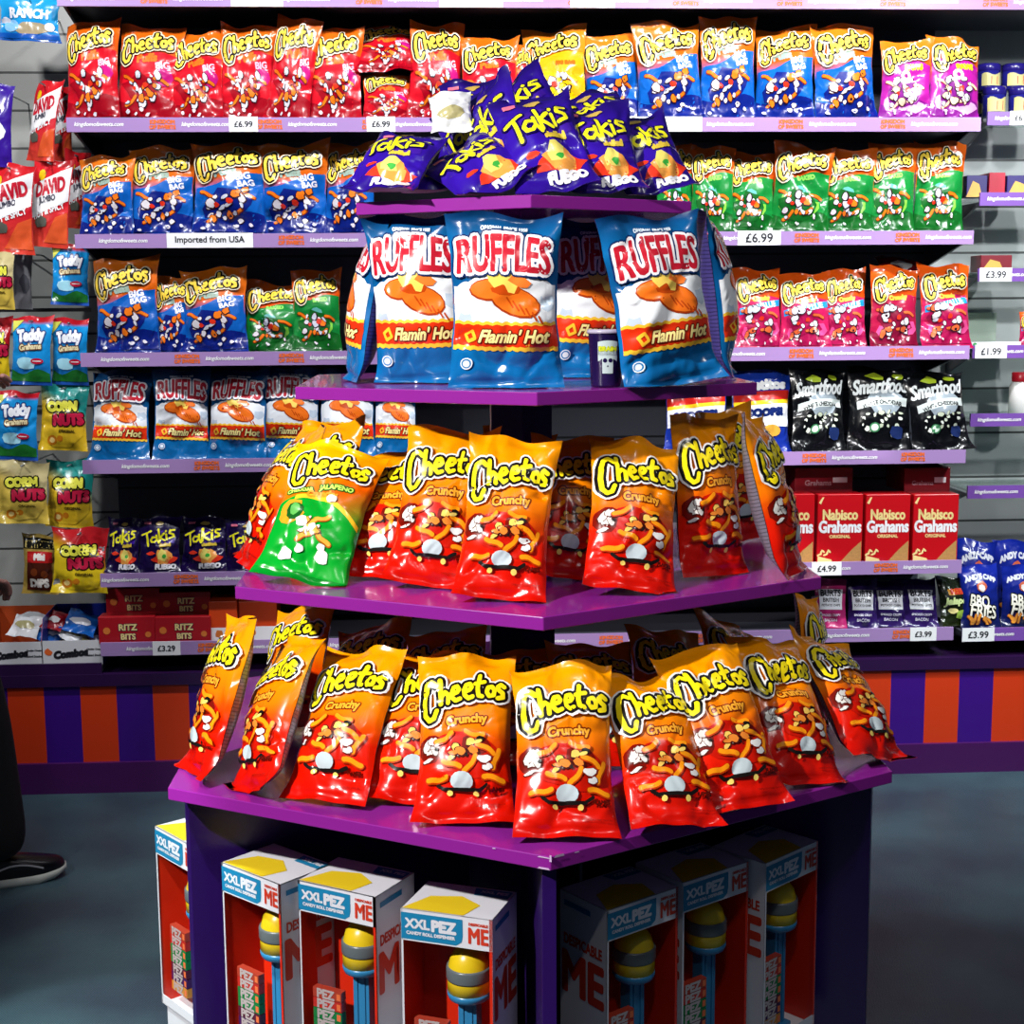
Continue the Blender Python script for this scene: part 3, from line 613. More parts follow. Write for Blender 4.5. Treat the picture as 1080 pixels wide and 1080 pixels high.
# ------------------------------------------------------------------ wall shelves
lil = pm('lilac_price_rail', '#a484ba', .28); wht = pm('label_white', '#f2f2f4', .4); steel = pm('grey_steel_shelf', '#4c4c58', .35, .3); orng = pm('rail_orange', '#e86a30', .4)
blk = pm('label_black', '#1c1c24', .5)
def shelf(x0, x1, z, label, group='shelves of the snack wall', railmat=None, tags=(), depth=None, name='wall_shelf', phase=0., text_on=True, YW=4.737, boardmat=None):
    depth = depth or (YB-YW-.002)
    t = empty(name, ((x0+x1)/2, YW, z), 0, label, 'shelf', group); w2 = (x1-x0)/2
    m = MB(); m.box(-w2, w2, .004, depth, -.030 if not boardmat else -.02, -.012, boardmat or steel); m.build('board', t)
    m = MB(); rm = railmat or lil
    m.box(-w2, w2, -.006, .004, -.044, .0, rm)
    if text_on:
        X = -w2+.08+phase; k = 0
        while X < w2-.1:
            if k % 2 == 0: m.flat(text('kingdomofsweets.com', .15, X+.02, .0, .0006, 0, 0, .25), (0, -.0065, -.022), (1, 0, 0), (0, 0, 1), wht, .0006)
            else: m.flat(text('KINGDOM', .075, X+.04, .008, .0012, .02)+text('OF SWEETS', .08, X+.04, -.008, .0012, .02), (0, -.0065, -.022), (1, 0, 0), (0, 0, 1), orng, .0006)
            X += .175 if k % 2 == 0 else .155; k += 1
    m.build('price_rail', t)
    for px, wd, s in tags:
        xx = on_y(px, 300, YW-.01)[0]-t.location.x
        m = MB(); m.box(xx-wd/2, xx+wd/2, -.0095, -.0072, -.044, .002, wht); m.flat(text(s, wd*.8 if len(s) > 6 else wd*.62, xx, 0, .0006), (0, -.0098, -.021), (1, 0, 0), (0, 0, 1), blk, .0005)
        m.build('price_label', t)
    for sx in (-w2+.01, w2-.01):
        m = MB(); m.add([(sx-.004, .01, -.03), (sx-.004, depth, -.03), (sx-.004, depth, -.11), (sx+.004, .01, -.03), (sx+.004, depth, -.03), (sx+.004, depth, -.11)], [(0, 1, 2), (5, 4, 3), (0, 3, 4, 1), (1, 4, 5, 2), (2, 5, 3, 0)], steel); m.build('bracket', t)
    return t
shelf(-1.14, 2.4, 2.55, 'topmost wall shelf whose rail runs along the top edge of the photo', tags=((280, .16, ''), (625, .14, ''), (500, .2, '')))
shelf(-1.129, XR+.01, ZS[0], 'wall shelf holding the red bags, one yellow bag and four blue bags', tags=((262, .09, '£6.99'), (405, .09, '£6.99'), (690, .3, '')))
shelf(-1.12, XR, ZS[1], 'wall shelf with an imported from USA sign on its rail', tags=((223, .27, 'Imported from USA'), (800, .14, '£6.99')), phase=.05)
shelf(-1.12, XR, ZS[2], 'wall shelf holding blue and orange bags on the left and pink bags on the right', tags=(), phase=.04)
shelf(-1.13, XR, ZS[3], 'wall shelf holding ridged crisp bags on the left and black popcorn bags on the right', tags=(), phase=.1)
shelf(-1.09, XR, ZS[4], 'wall shelf holding dark purple rolled chip bags and red cracker cartons', tags=((879, .10, '£4.99'),), phase=-.02)
shelf(-1.10, XR-.02, ZS[5], 'lowest wall shelf of the middle bay, above the dark purple ledge', tags=((160, .09, '£3.29'), (986, .09, '£3.99')), phase=.06)
# ------------------------------------------------------------------ the tiered display stand
HX, HY, TH = .1735, 2.9517, -.0027
TIERS = [(.7648, .727), (.6238, 1.08), (.494, 1.4381), (.3612, 1.774)]
mag = pm('magenta_purple_paint', '#86208c', .24, noise=.06, nscale=9, coat=.3); magd = pm('deep_purple_paint', '#280b56', .35, noise=.08, nscale=7)
chip = pm('chipped_edge', '#c8a8d0', .7)
stand = empty('display_stand', (HX, HY, 0), TH, 'purple tiered hexagonal display stand in the middle of the shop floor', 'display stand')
def hexa(R, n=6): return [(R*math.cos(-PI/2+k*PI/3), R*math.sin(-PI/2+k*PI/3)) for k in range(n)]
for i, (R, z) in enumerate(TIERS):
    m = MB(); m.prism(hexa(R), z-.023, z, mag)
    o = m.build('tier_board', stand, bevel=.0015)
rng = random.Random(5)
m = MB()
for k in range(3):
    a = (0, -TIERS[0][0]-.0005); L = rng.uniform(.01, .03)
for dx, dy, w_, h_ in ((-.012, .0, .022, .002), (.0, .0, .004, .011), (-.012, -.018, .022, .003), (.016, .0015, .02, .004), (-.10, .0, .006, .002), (.05, 0, .01, .002)):
    s = 1 if dx > 0 else -1; ang = s*PI/6; ex = Vector((math.cos(ang), math.sin(ang), 0)); o_ = Vector((dx*math.cos(ang), -TIERS[0][0]+abs(dx)*math.sin(abs(ang))-.001, TIERS[0][1]-.002+dy))
    m.flat([[(-w_/2, -h_/2), (w_/2, -h_/2), (w_/2*.8, h_/2), (-w_/2*.7, h_/2)]], o_, ex, (0, 0, 1), chip, .0006)
m.build('chipped_edge', stand)
for k in range(6):
    a = -PI/2+k*PI/3+(0, .11, 0, 0, 0, -.07)[k]; R1 = .735 if k == 0 else .715
    X = Matrix.Rotation(a, 4, 'Z'); m = MB(); m.box(.135, R1, -.0115, .0115, .0, .704, magd, X); m.build('divider_panel', stand, bevel=.001)
m = MB(); m.prism(hexa(.13), 0, .703, magd); m.build('centre_column', stand)
for i in range(3):
    m = MB(); m.prism(hexa((.075, .07, .06)[i]), TIERS[i][1], TIERS[i+1][1]-.023, magd); m.build('riser', stand)
for k in range(6):
    hx = hexa(.66); p, q = hx[k], hx[(k+1) % 6]; c = ((p[0]+q[0])/2, (p[1]+q[1])/2); sh = lambda u, f=.93: (c[0]*.12+u[0]*f, c[1]*.12+u[1]*f)
    poly = [sh(p, .80), sh(q, .80), (q[0]*.24+c[0]*.10, q[1]*.24+c[1]*.10), (p[0]*.24+c[0]*.10, p[1]*.24+c[1]*.10)]
    m = MB(); m.prism(poly, 0, .199 if k in (0, 5) else .073, magd); m.build('base_plinth', stand)
# ------------------------------------------------------------------ bags on the stand
def pose(bx, by, tx, ty, z, H):
    B = on_z(bx, by, z+.001); d = ray(tx, ty); d = d/np.linalg.norm(d); q = EYE-B; b = q@d; c = q@q-H*H; D = b*b-c
    t = -b+(math.sqrt(D) if D > 0 else 0); return B, EYE+d*t
def facev(deg): a = math.radians(deg); return (math.sin(a), -math.cos(a))
G1 = 'cheese snack bags standing on the lowest tier'; G2 = 'cheese snack bags standing on the second tier'; G3 = 'ridged crisp bags on the third tier'; G4 = 'rolled chip bags piled on the top tier'
T1, T2, T3, T4 = [t[1] for t in TIERS]
DISPLAY = [
 # kind, bottom, top, z, H, W, facing, seed, label, group, opts
 ('crunchy', (211, 818), (256, 650), T1, .295, .175, -66, 1, 'orange and red bag of cheese puffs, leftmost at the front of the lowest tier', G1, {}),
 ('crunchy', (268, 838), (308, 672), T1, .295, .172, -56, 2, 'orange and red bag with grey back edge showing, second from left on lowest tier', G1, {}),
 ('crunchy', (342, 848), (383, 681), T1, .295, .175, -28, 3, 'orange and red bag leaning right, third from left along lowest tier front', G1, {}),
 ('crunchy', (432, 850), (462, 684), T1, .295, .175, -12, 4, 'orange and red bag half hidden behind its right neighbour on lowest tier', G1, {}),
 ('crunchy', (489, 870), (492, 690), T1, .295, .175, -6, 5, 'orange and red bag with crumpled rounded top, left of the front corner of lowest tier', G1, {}),
 ('crunchy', (597, 886), (592, 703), T1, .295, .178, 3, 6, 'orange and red bag nearest the camera at the front corner of lowest tier', G1, {}),
 ('crunchy', (714, 876), (676, 713), T1, .29, .172, 16, 7, 'orange and red bag right of the front corner bag on lowest tier', G1, {}),
 ('crunchy', (786, 855), (738, 680), T1, .30, .180, 18, 8, 'tall orange and red bag third from right along lowest tier front', G1, {}),
 ('crunchy', (850, 830), (812, 670), T1, .295, .172, 24, 9, 'orange and red bag second from right along lowest tier front', G1, {}),
 ('crunchy', (926, 806), (866, 668), T1, .295, .175, 32, 10, 'orange and red bag at far right corner overhanging lowest tier', G1, {}),
 # back row
 ('crunchy', (300, 775), (325, 640), T1, .285, .17, -35, 11, 'shaded bag behind the third bag from left on lowest tier', G1, {}),
 ('crunchy', (385, 790), (392, 654), T1, .285, .17, -20, 12, 'dark shaded bag standing behind, left part of lowest tier', G1, {}),
 ('crunchy', (470, 800), (470, 662), T1, .285, .17, -10, 13, 'dark shaded bag standing behind the rounded top bag on lowest tier', G1, {}),
 ('crunchy', (548, 812), (542, 680), T1, .27, .17, -3, 14, 'dark shaded bag behind the gap left of the front corner bag', G1, {}),
 ('crunchy', (635, 812), (622, 672), T1, .29, .18, 5, 15, 'shaded red orange bag with logo showing behind the front corner bag', G1, {}),
 ('crunchy', (710, 800), (700, 664), T1, .29, .17, 15, 16, 'shaded bag behind the tall bag on the right of lowest tier', G1, {}),
 ('crunchy', (785, 780), (772, 652), T1, .285, .17, 25, 17, 'shaded bag behind the second bag from right on lowest tier', G1, {}),
 ('crunchy', (862, 768), (846, 630), T1, .27, .17, 62, 18, 'orange bag turned to the right behind the far right bag of lowest tier', G1, {}),
 # tier 2
 ('crunchy', (264, 598), (322, 444), T2, .295, .170, -70, 21, 'orange and red bag with silver back edge, far left behind the green bag', G2, {}),
 ('jalapeno', (314, 617), (362, 474), T2, .285, .185, -14, 22, 'green and yellow bag of cheese snacks leaning right at left of second tier', G2, {}),
 ('crunchy', (400, 612), (419, 470), T2, .28, .170, -16, 23, 'orange and red bag right beside the green bag on second tier', G2, {}),
 ('crunchy', (452, 620), (480, 455), T2, .295, .172, -8, 24, 'orange and red bag with highlight on top, second tier left of centre', G2, {}),
 ('crunchy', (526, 634), (544, 463), T2, .295, .165, -6, 25, 'orange and red bag nearest the front corner of second tier', G2, {}),
 ('crunchy', (596, 612), (604, 462), T2, .285, .165, 6, 26, 'orange and red bag behind the gap at the corner of second tier', G2, {}),
 ('crunchy', (663, 627), (671, 466), T2, .295, .178, 8, 27, 'orange and red bag facing front just right of the second tier corner', G2, {}),
 ('crunchy', (752, 608), (738, 440), T2, .30, .165, 30, 28, 'orange and red bag angled right, second from right on second tier', G2, {}),
 ('crunchy', (832, 606), (788, 438), T2, .30, .180, 66, 29, 'orange and red bag overhanging the right end of second tier', G2, {}),
 ('crunchy', (780, 570), (765, 432), T2, .28, .165, 30, 30, 'shaded bag behind the two right bags on second tier', G2, {}),
 ('crunchy', (326, 575), (352, 444), T2, .28, .165, -30, 31, 'orange bag peeking behind the top of the green bag', G2, {}),
 ('crunchy', (540, 575), (548, 458), T2, .26, .165, 0, 33, 'shaded orange bag behind the corner bag of second tier', G2, {}),
 ('crunchy', (640, 578), (640, 462), T2, .27, .165, 0, 34, 'shaded orange bag between two bright bags right of second tier corner', G2, {}),
 # tier 3
 ('ruffles', (378, 402), (396, 226), T3, .288, .18, -84, 41, 'blue and white ridged crisp bag turned left with purple back showing', G3, {}),
 ('ruffles', (449, 404), (434, 228), T3, .288, .195, -14, 42, 'blue and white ridged crisp bag left of the big central one on third tier', G3, {}),
 ('ruffles', (534, 409), (531, 227), T3, .297, .208, -4, 43, 'blue and white ridged crisp bag facing front, centre of third tier', G3, {}),
 ('ruffles', (626, 398), (630, 232), T3, .278, .195, 8, 44, 'blue and white ridged crisp bag half hidden behind the dark cup', G3, {}),
 ('ruffles', (708, 407), (682, 229), T3, .293, .20, 18, 45, 'blue and white ridged crisp bag leaning left, right half of third tier', G3, {}),
 ('ruffles', (762, 398), (752, 222), T3, .292, .18, 80, 46, 'blue crisp bag turned right at the right end of third tier', G3, {}),
]
for k, b, t, z, H_, W_, fc, sd, lab, grp, op in DISPLAY:
    B, T = pose(*b, *t, z, H_)
    back = sd in (11, 12, 13, 14, 15, 16, 17, 30, 31, 33, 34)
    if op.get('off'): continue
    make_bag(k, B, T, W_, facev(fc), sd, lab, grp, nu=26 if back else 34, nv=36 if back else 52, name='crisp_bag' if k == 'ruffles' else 'cheese_snack_bag')
def free_bag(kind, p0, p1, z0, z1, Y0, Y1, W_, face, sd, lab, grp, **kw):
    B = on_y(*p0, Y0); T = on_y(*p1, Y1)
    return make_bag(kind, B, T, W_, face, sd, lab, grp, **kw)
# top tier pile: bottom pixel, top pixel, depth of both
PILE = [
 ((398, 206), (432, 132), 2.70, 2.78, .165, (-.45, -.8, .5), 51, 'violet rolled chip bag slumped over the left end of the top tier', 'takis'),
 ((420, 203), (476, 190), 2.80, 2.82, .13, (0, -.3, 1), 52, 'violet rolled chip bag lying flat under the slumped left bag', 'takis'),
 ((535, 205), (474, 148), 2.66, 2.78, .155, (-.1, -.85, .5), 53, 'violet rolled chip bag tipped over left of the top tier corner', 'takis'),
 ((478, 142), (474, 98), 2.84, 2.88, .085, (0, -1, .2), 54, 'small white packet standing in the violet pile', 'white'),
 ((540, 202), (505, 92), 2.76, 2.86, .150, (-.75, -.65, .1), 55, 'violet chip bag on edge left of the tall central one with silver seam', 'takis'),
 ((590, 208), (556, 98), 2.66, 2.78, .158, (.0, -1, .15), 56, 'violet rolled chip bag upright in the centre of the top tier', 'takis'),
 ((642, 207), (622, 116), 2.70, 2.80, .150, (.1, -1, .15), 57, 'violet rolled chip bag second from right on the top tier', 'takis'),
 ((700, 207), (662, 124), 2.76, 2.84, .150, (.25, -1, .2), 58, 'violet rolled chip bag at the right end of the top tier', 'takis'),
 ((575, 160), (530, 82), 2.92, 3.0, .16, (-.2, -1, .1), 59, 'violet chip bag at the peak of the pile behind the central one', 'takis'),
 ((640, 160), (612, 96), 2.92, 3.0, .16, (.1, -1, .1), 60, 'violet chip bag behind the second from right in the pile', 'takis'),
 ((500, 170), (500, 84), 2.96, 3.0, .15, (-.3, -1, .1), 61, 'violet chip bag behind the small white packet', 'takis'),
 ((520, 196), (482, 108), 2.86, 2.92, .14, (-.6, -.8, .1), 62, 'violet chip bag leaning behind the tipped over one', 'takis'),
]
for b, t, y0, y1, W_, fc, sd, lab, k in PILE:
    B = on_y(*b, y0); T = on_y(*t, y1); B[2] = max(B[2], T4+.003)
    make_bag(k, B, T, W_, fc, sd, lab, G4 if k == 'takis' else None, nu=28, nv=38, zmin=True, wrinkle=1.2, name='rolled_chip_bag' if k == 'takis' else 'snack_packet')
# dark cup
def cup():
    P = on_z(641, 409, T3); t = empty('candy_cup', (P[0], P[1]+.03, T3+.001), 0, 'small dark purple cup with a pale skull print standing before the crisp bags', 'cup')
    dp = pm('cup_purple', '#1c1040', .25); pal = pm('cup_print', '#b8c8c8', .4); yl = pm('cup_yellow', '#d8e020', .4)
    m = MB(); m.lathe([(.026, 0), (.027, .004), (.031, .092), (.0325, .094)], dp, 32); m.build('cup_body', t, True)
    m = MB(); m.lathe([(.0335, .094), (.034, .097), (.033, .101), (.028, .101)], pm('cup_lid', '#c8c0d8', .2, trans=.3), 32); m.build('lid', t, True)
    m = MB()
    def wrap(polys, col, o):
        vs_, fs_ = [], []
        for p in polys:
            b = len(vs_)
            for x, y in p:
                R = .0268+.0042*(y/.092)+o; a = x/.03; vs_.append((R*math.sin(a), -R*math.cos(a), y))
            fs_.append(tuple(range(b, b+len(p))))
        m.add(vs_, fs_, col)
    wrap(band(lambda x: .056-.6*abs(x), lambda x: .082-8*x*x, 10, -.018, .018), pal, .0006)
    wrap(band(lambda x: .024, lambda x: .056, 6, -.010, .010), pal, .0006)
    wrap([[(-.017, .057), (.017, .057), (.017, .072), (-.017, .072)]], dp, .001)
    wrap(text('BRAIN', .03, 0, .0675, .0009), yl, .0014); wrap(text('BLASTERZ', .03, 0, .0595, .0005), pal, .0014)
    wrap([disc(-.005, .047, .004), disc(.005, .047, .004), disc(0, .037, .0015)], dp, .001)
    m.build('printed_badge', t)
cup()
# ------------------------------------------------------------------ dispenser cartons
def carton(loc, ang, label, group='boxed candy dispensers under the table', flat=False):
    W_, H_, D_ = .166, .37, .125
    t = empty('dispenser_carton', loc, ang, label, 'boxed toy', group)
    red = pm('carton_red', '#cc2408', .4); wh = pm('carton_white', '#d4d4dc', .4); bl = pm('carton_blue', '#1878a4', .35); ye = pm('carton_yellow', '#e0c020', .4)
    rd2 = pm('carton_letter_red', '#c83820', .4)
    hd = .056
    m = MB(); e = .0012
    m.box(-W_/2, W_/2, D_-e, D_, 0, H_, wh); m.box(-W_/2, -W_/2+e, 0, D_, 0, H_, wh); m.box(W_/2-e, W_/2, 0, D_, 0, H_, wh)
    m.box(-W_/2, W_/2, 0, D_, H_-e, H_, wh); m.box(-W_/2, W_/2, 0, D_, 0, e, wh); m.box(-W_/2, W_/2, 0, e, H_-hd, H_, wh); m.box(-W_/2, W_/2, 0, e, 0, .02, wh)
    m.box(-W_/2, -W_/2+.004, 0, e, 0, H_, wh); m.box(W_/2-.006, W_/2, 0, e, 0, H_, red)
    # header print
    hp = [(-W_/2+.001, .003)]+[(W_*.18-.012, .003), (W_*.18-.002, .010), (W_*.18, .02), (W_*.18, hd-.006), (-W_/2+.001, hd-.006)]
    o = (0, -.0002, H_-hd); ex, ez = (1, 0, 0), (0, 0, 1)
    m.flat([hp], o, ex, ez, bl, .0005); m.flat(text('XXL', .044, -.052, .032, .0011)+text('PEZ', .042, -.004, .032, .0018)+text('CANDY ROLL DISPENSER', .088, -.028, .015, .0005), o, ex, ez, wh, .001)
    m.flat(text('ME', .034, .058, .024, .0012, 0, 0, 0, 1.35)+text('DESPICABLE', .034, .058, .044, .0004), o, ex, ez, rd2, .0006)
    # top print
    o = (0, 0, H_+.0003); m.flat([[(-W_/2+.002, .002), (W_*.18, .002), (W_*.26, .05), (.0, D_*.62), (-W_/2+.03, D_*.5)]], o, (1, 0, 0), (0, 1, 0), ye, .0004)
    m.flat([[(W_*.10, D_*.72), (W_/2-.004, D_*.72), (W_/2-.004, D_-.006), (W_*.06, D_-.006)]], o, (1, 0, 0), (0, 1, 0), bl, .0004); m.flat(text('XXL PEZ', .05, .05, D_*.85, .0008), o, (1, 0, 0), (0, 1, 0), wh, .0008)
    # side prints
    for s in (1, -1):
        o = (s*(W_/2+.0004), D_/2, 0); ex2 = (0, s, 0)
        m.flat(text('DESPICABLE', .10, 0, .285, .0009, 0, 0, 0, 1.4)+text('ME', .105, 0, .225, .004, 0, 0, 0, 1.15), o, ex2, (0, 0, 1), rd2, .0004)
        m.flat([[(-.05, .345), (.02, .345), (.02, .355), (-.05, .355)]], o, ex2, (0, 0, 1), bl, .0004)
    m.build('carton', t)
    m = MB(); m.box(-W_/2+.0014, W_/2-.0014, D_*.72, D_*.73, .002, H_-.003, red); m.box(-W_/2+.0014, -W_/2+.0024, .002, D_*.72, .002, H_-.003, red); m.box(W_/2-.0024, W_/2-.0014, .002, D_*.72, .002, H_-.003, red)
    m.build('inner_card', t)
    # dispenser: plain rounded head on a ribbed blue stem
    dm = MB(); blm = pm('stem_blue', '#2c78a8', .3); cx, cy = .022, .050
    dm.box(cx-.017, cx+.017, cy-.012, cy+.014, .004, .205, blm); dm.box(cx-.010, cx-.006, cy-.0145, cy-.012, .01, .200, blm); dm.box(cx+.006, cx+.010, cy-.0145, cy-.012, .01, .200, blm); dm.box(cx-.024, cx+.024, cy-.022, cy+.022, .0025, .010, blm)
    d = dm.build('dispenser', t, bevel=.001)
    m = MB(); m.lathe([(.026, .200), (.035, .205), (.038, .212), (.0375, .218)], blm, 28, (cx, cy-.002, 0)); m.build('collar', d, True)
    m = MB(); m.lathe([(.037, .216), (.0375, .24), (.036, .262), (.031, .280), (.022, .292), (.010, .298), (.001, .299)], pm('head_yellow', '#d8b818', .3), 28, (cx, cy-.002, 0)); m.build('head', d, True)
    m = MB(); m.lathe([(.0384, .240), (.0392, .243), (.0392, .260), (.0384, .263)], pm('band_grey', '#5c6468', .3), 28, (cx, cy-.002, 0)); m.build('head_band', d, True)
    cols = ['#a03828', '#b02820', '#187038', '#187038', '#501830', '#401850', '#c08030']
    pm_w = pm('candy_silver', '#c8b8b8', .25, .3)
    for i, c in enumerate(cols):
        z = .148-i*.0195
        m = MB(); m.box(-.068, -.006, .016, .030, z, z+.018, pm('candy_'+c[1:], c, .2)); m.flat(text('PEZ', .036, -.040, z+.009, .0012), (0, .0158, 0), (1, 0, 0), (0, 0, 1), pm_w, .0004)
        m.flat([[(-.016, z+.003), (-.008, z+.003), (-.008, z+.015), (-.016, z+.015)]], (0, .0158, 0), (1, 0, 0), (0, 0, 1), pm('candy_tip', '#d86838', .3), .0004)
        m.build('candy_roll', t)
    if flat:
        for q in list(t.children): pass
    return t
def tree_copy(o, parent=None):
    c = o.copy(); C.objects.link(c); c.parent = parent
    for q in list(o.children): tree_copy(q, c)
    return c
first = carton((.007, 2.345, .2), math.radians(-22), 'boxed candy dispenser right of its left side neighbours, nearest the front post')
BOX = [((-.185, 2.468), -31.5, 'boxed candy dispenser in the middle of the three left of the front post'),
       ((-.345, 2.55), -44, 'boxed candy dispenser just right of the left divider panel'),
       ((-.513, 2.745), -52, 'boxed candy dispenser left of the left divider panel, stack top'),
       ((.347, 2.386), 34.5, 'shaded boxed candy dispenser first to the right of the front post'),
       ((.495, 2.495), 34, 'shaded boxed candy dispenser in the middle right of the front post'),
       ((.655, 2.582), 41, 'shaded boxed candy dispenser beside the wide right divider panel')]
cartons = [(first, -22, (.007, 2.345))]
for (x, y), a, lab in BOX:
    c = tree_copy(first); c.location = (x, y, .2); c.rotation_euler = (0, 0, math.radians(a)); c['label'] = lab; cartons.append((c, a, (x, y)))
# the carton lying under the far left one
c = tree_copy(first); c.location = (-.513+.01, 2.745+.0, .1992); c['label'] = 'boxed candy dispenser lying flat under the stack left of the left divider panel'
a = math.radians(-52); c.rotation_euler = (Matrix.Rotation(a, 3, 'Z') @ Matrix.Rotation(-PI/2, 3, 'X')).to_euler()
#@@PART3
# ------------------------------------------------------------------ bags on the wall shelves
KD = dict(red='red snack bag', yellow='yellow bag of cheese snacks', big='blue and orange snack bag', purple='magenta snack bag',
    green='green and orange snack bag', pink='pink snack bag with blue band', maroon='dark pink snack bag', ruffles='blue and white ridged crisp bag', smart='black popcorn bag',
    scoops='blue, white and red scoop chip bag', takisd='dark purple rolled chip bag', burts='dark purple crisp bag with white label', burtsp='pink crisp bag with white label', rebel='dark green crisp bag with yellow label', bbq='navy bag of barbecue fries')
KC = dict(smart='bag of popcorn', ruffles='bag of crisps', burts='bag of crisps', burtsp='bag of crisps', rebel='bag of crisps')
ROWN = ['top shelf', 'second shelf', 'third shelf', 'fourth shelf', 'fifth shelf', 'lowest shelf']
ORD[1:] = [o for o in ORD[1:]]
WALL = [  # kind, x0, x1, y top, row, top shift px
 ('red', 70, 126, 22, 0, -2), ('red', 122, 187, 28, 0, 6), ('red', 180, 235, 33, 0, 0), ('red', 231, 288, 27, 0, 4), ('red', 282, 328, 20, 0, 12), ('red', 325, 381, 30, 0, 2), ('red', 383, 433, 76, 0, 0),
 ('red', 430, 486, 24, 0, 4), ('red', 486, 546, 38, 0, 0), ('red', 536, 560, 45, 0, 0), ('yellow', 553, 619, 28, 0, -3), ('big', 618, 676, 38, 0, -6), ('big', 672, 742, 26, 0, -6), ('big', 738, 797, 18, 0, 0), ('big', 796, 858, 28, 0, 2), ('big', 856, 926, 28, 0, -4),
 ('purple', 928, 981, 42, 0, 3), ('purple', 976, 1036, 40, 0, 3),
 ('big', 84, 142, 165, 1, 0), ('big', 138, 205, 155, 1, 0), ('big', 204, 281, 151, 1, 0), ('big', 275, 346, 153, 1, 0), ('big', 342, 396, 150, 1, 0),
 ('green', 690, 732, 152, 1, 4), ('green', 728, 774, 153, 1, 2), ('green', 766, 816, 160, 1, 4), ('green', 812, 874, 154, 1, 6), ('green', 864, 922, 158, 1, 3), ('green', 914, 964, 150, 1, 5), ('green', 962, 1016, 150, 1, 4),
 ('big', 100, 170, 274, 2, -2), ('big', 162, 200, 292, 2, 0), ('big', 192, 262, 283, 2, -2), ('green', 256, 318, 298, 2, 3), ('green', 308, 360, 284, 2, 0),
 ('pink', 774, 826, 283, 2, 0), ('pink', 822, 876, 287, 2, 0), ('pink', 868, 914, 284, 2, 0), ('maroon', 914, 970, 282, 2, 0), ('pink', 968, 1025, 279, 2, 0),
 ('ruffles', 94, 159, 391, 3, 0), ('ruffles', 162, 221, 390, 3, 0), ('ruffles', 218, 283, 390, 3, 0), ('ruffles', 277, 338, 388, 3, 0), ('ruffles', 336, 396, 388, 3, 0), ('ruffles', 394, 440, 392, 3, 0),
 ('scoops', 700, 768, 396, 3, 0), ('scoops', 768, 834, 391, 3, 2), ('smart', 832, 894, 390, 3, 0), ('smart', 892, 962, 388, 3, 2), ('smart', 958, 1024, 392, 3, -6),
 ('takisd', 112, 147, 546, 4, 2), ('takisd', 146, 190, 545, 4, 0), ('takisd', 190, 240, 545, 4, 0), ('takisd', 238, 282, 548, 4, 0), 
 ('burtsp', 858, 893, 610, 5, 0), ('burts', 893, 926, 611, 5, 0), ('burts', 919, 958, 612, 5, 0), ('burts', 952, 990, 611, 5, 0),
 ('rebel', 988, 1032, 608, 5, -2), 
]
cnt = {}
for i, (k, x0, x1, yt, row, sh) in enumerate(WALL):
    side = 'left' if (x0+x1)/2 < 540 else 'right'
    cnt.setdefault((k, row, side), []).append(i)
for i, (k, x0, x1, yt, row, sh) in enumerate(WALL):
    side = 'left' if (x0+x1)/2 < 540 else 'right'
    L = cnt[(k, row, side)]; q = L.index(i)
    pos = '' if len(L) == 1 else (ORD[q]+' ' if q < 9 else 'tenth ')
    where = '' if len(L) == 1 else (' from left' if q else '')
    lab = f"{pos}{KD[k]}{where}, {ROWN[row]}, {side} of stand"
    if k in ('burtsp', 'burts', 'rebel', 'yellow'): lab = f"{pos}{KD[k]}{where}, {ROWN[row]}"
    Yb = 4.792+.012*(i % 2); z = ZS[row]-.0115
    B = on_y((x0+x1)/2-sh*.3, 300, Yb); xc = (x0+x1)/2
    # column x at the right height
    yb = {0: 122, 1: 248, 2: 368, 3: 480, 4: 600, 5: 672}[row]
    B = on_y(xc-sh*.3, yb, Yb); B[2] = z
    T = on_y(xc+sh, yt, Yb+.035)
    W_ = (x1-x0)/F*Yb*1.05
    rr = random.Random(i*3+1)
    if k == 'scoops' or k == 'smart': pass
    make_bag(k, B, T, W_, (rr.uniform(-.22, .22), -1), 100+i, lab, KD[k].replace('bag', 'bags', 1)+' on the '+ROWN[row] if len(L) > 1 else None, nu=16, nv=24, wrinkle=1.5, thick=W_*.36,
        name={'smart': 'popcorn_bag', 'ruffles': 'crisp_bag', 'burts': 'crisp_bag', 'burtsp': 'crisp_bag', 'rebel': 'crisp_bag', 'takisd': 'rolled_chip_bag', 'scoops': 'chip_bag'}.get(k, 'cheese_snack_bag'), cat=KC.get(k, 'bag of snacks'))
def wall_bag(kind, x0, x1, y0, y1, Y, lab, grp=None, name='snack_bag', cat='bag of snacks', face=(0, -1), seed=0, dx=0, flat=None, zmin=False, lean=.0, th=None, nu=14, nv=20):
    B = on_y((x0+x1)/2-dx, y1, Y); T = on_y((x0+x1)/2+dx, y0, Y+lean); W_ = (x1-x0)/F*Y*1.03
    return make_bag(kind, B, T, W_, face, 300+seed, lab, grp, nu=nu, nv=nv, thick=th or W_*.22, name=name, cat=cat, zmin=zmin, wrinkle=1.3)
# bags lying on top of others
wall_bag('red', 376, 440, 24, 76, 4.80, 'red bag slumped on top of a smaller upright red bag, shelf under the topmost rail', seed=1, face=(0, -.7, .6), lean=.10, th=.07, name='cheese_snack_bag')
wall_bag('darkred', 924, 974, 268, 292, 4.86, 'dark red and white bag lying on top of the dark pink bag', seed=2, face=(0, -.5, .9), lean=.1, th=.05)
